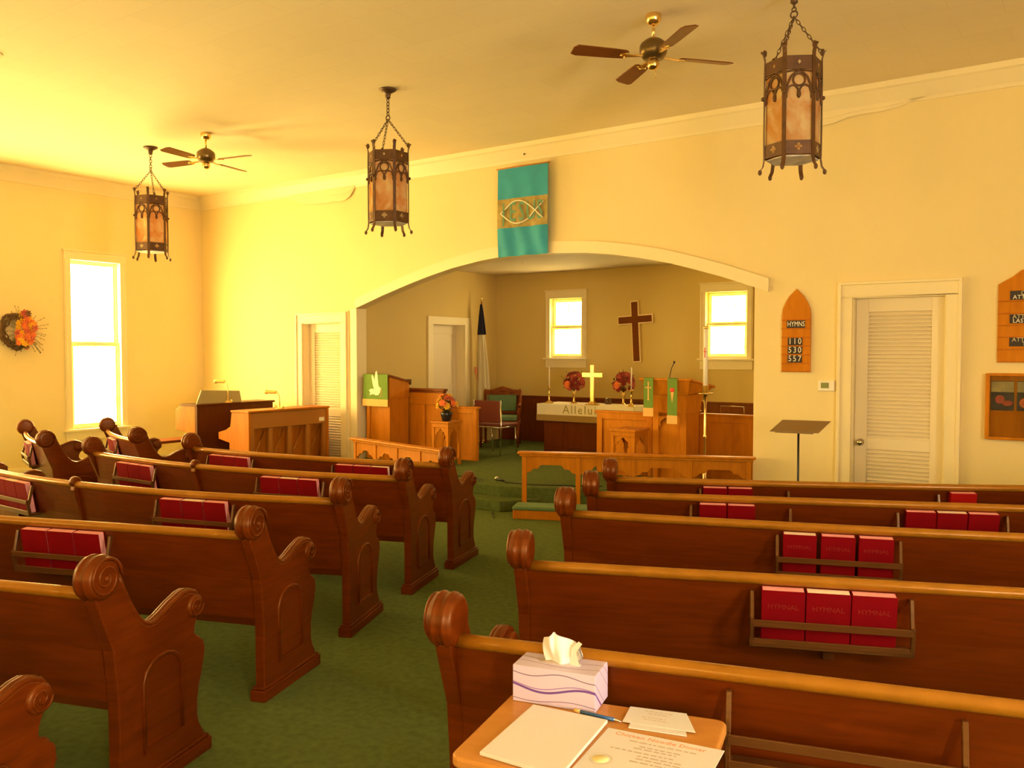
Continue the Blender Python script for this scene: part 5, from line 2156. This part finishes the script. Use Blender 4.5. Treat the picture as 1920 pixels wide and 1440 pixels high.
flat_text('heading_lettering', 'Chicken Noodle Dinner', -.02, .100, .0225, PRINTO, fly)
mb = MB()
rn = random.Random(2)
for r_, (x0, x1, yy) in enumerate(((-.07, .09, .075), (-.04, .06, .055), (-.05, .05, .043), (-.10, .05, .024), (-.03, .07, .008), (-.03, .08, -.006), (-.04, .09, -.022))):
    x = x0
    while x < x1:
        w = rn.uniform(.006, .02)
        a0, b0 = x, min(x + w, x1)
        ca, sa = math.cos(fa), math.sin(fa)
        q = [(u * ca - v_ * sa, u * sa + v_ * ca, .0022) for u, v_ in ((a0, yy), (b0, yy), (b0, yy + .005), (a0, yy + .005))]
        mb.hexa(q, [(a_, b_, c_ + .0002) for a_, b_, c_ in q])
        x += w + .004
obj('print_lines', mb, PRINT, fly)
mb = MB()
mb.tube([(-.093 + .026 * math.cos(k * PI / 16), -.055 + .026 * math.sin(k * PI / 16), .0024) for k in range(32)], .0006, 5, True)
obj('emblem_ring', mb, PRINT, fly)
mb = MB()
mb.lathe([(.001, 0), (.019, 0), (.019, .0008), (.001, .0008)], 20, (-.093, -.055, .0022))
obj('emblem_centre', mb, plain('pale_yellow_print', (.85, .70, .35), .8), fly)
card, _ = paper('printed_card', 'upper of two small printed cards at the table back', 'card', [(-.975, 1.885), (-.800, 1.930), (-.862, 2.020), (-1.0, 1.978)], TZ + .0045, .0015, WHITE, .0005)
ca_ = math.atan2(.045, .175)
mb = MB()
for r_, (x0, x1, yy) in enumerate(((-.04, .03, .03), (-.03, .02, .016), (-.04, .02, -.008), (-.035, .03, -.02))):
    x = x0
    while x < x1:
        w = rn.uniform(.004, .012)
        b0 = min(x + w, x1)
        ca, sa = math.cos(ca_), math.sin(ca_)
        q = [(u * ca - v_ * sa, u * sa + v_ * ca, .0017) for u, v_ in ((x, yy), (b0, yy), (b0, yy + .003), (x, yy + .003))]
        mb.hexa(q, [(a_, b_, c_ + .0002) for a_, b_, c_ in q])
        x += w + .003
obj('print_lines', mb, PRINT, card)
paper('printed_card', 'lower of two small cards, its edge peeping out below the upper', 'card', [(-.950, 1.868), (-.812, 1.905), (-.865, 2.0), (-.975, 1.965)], TZ + .001, .003, WHITE, .0005)
pe = thing('ballpoint_pen', 'dark blue ballpoint pen lying beside the tissue box', 'pen', (-1.045, 1.878, TZ + .006), math.atan2(.01, .13))
mb = MB()
mb.tube([(-.045, 0, 0), (.05, 0, 0)], .0045, 10)
obj('barrel', mb, BLUEP, pe)
mb = MB()
mb.tube([(-.062, 0, 0), (-.045, 0, 0)], .0048, 10)
obj('cap_end', mb, GOLDC, pe)
mb = MB()
mb.tube([(.05, 0, 0), (.058, 0, 0), (.068, 0, -.002)], .0045, 10, rs=[.0045, .003, .001])
obj('tip', mb, CHROME, pe)
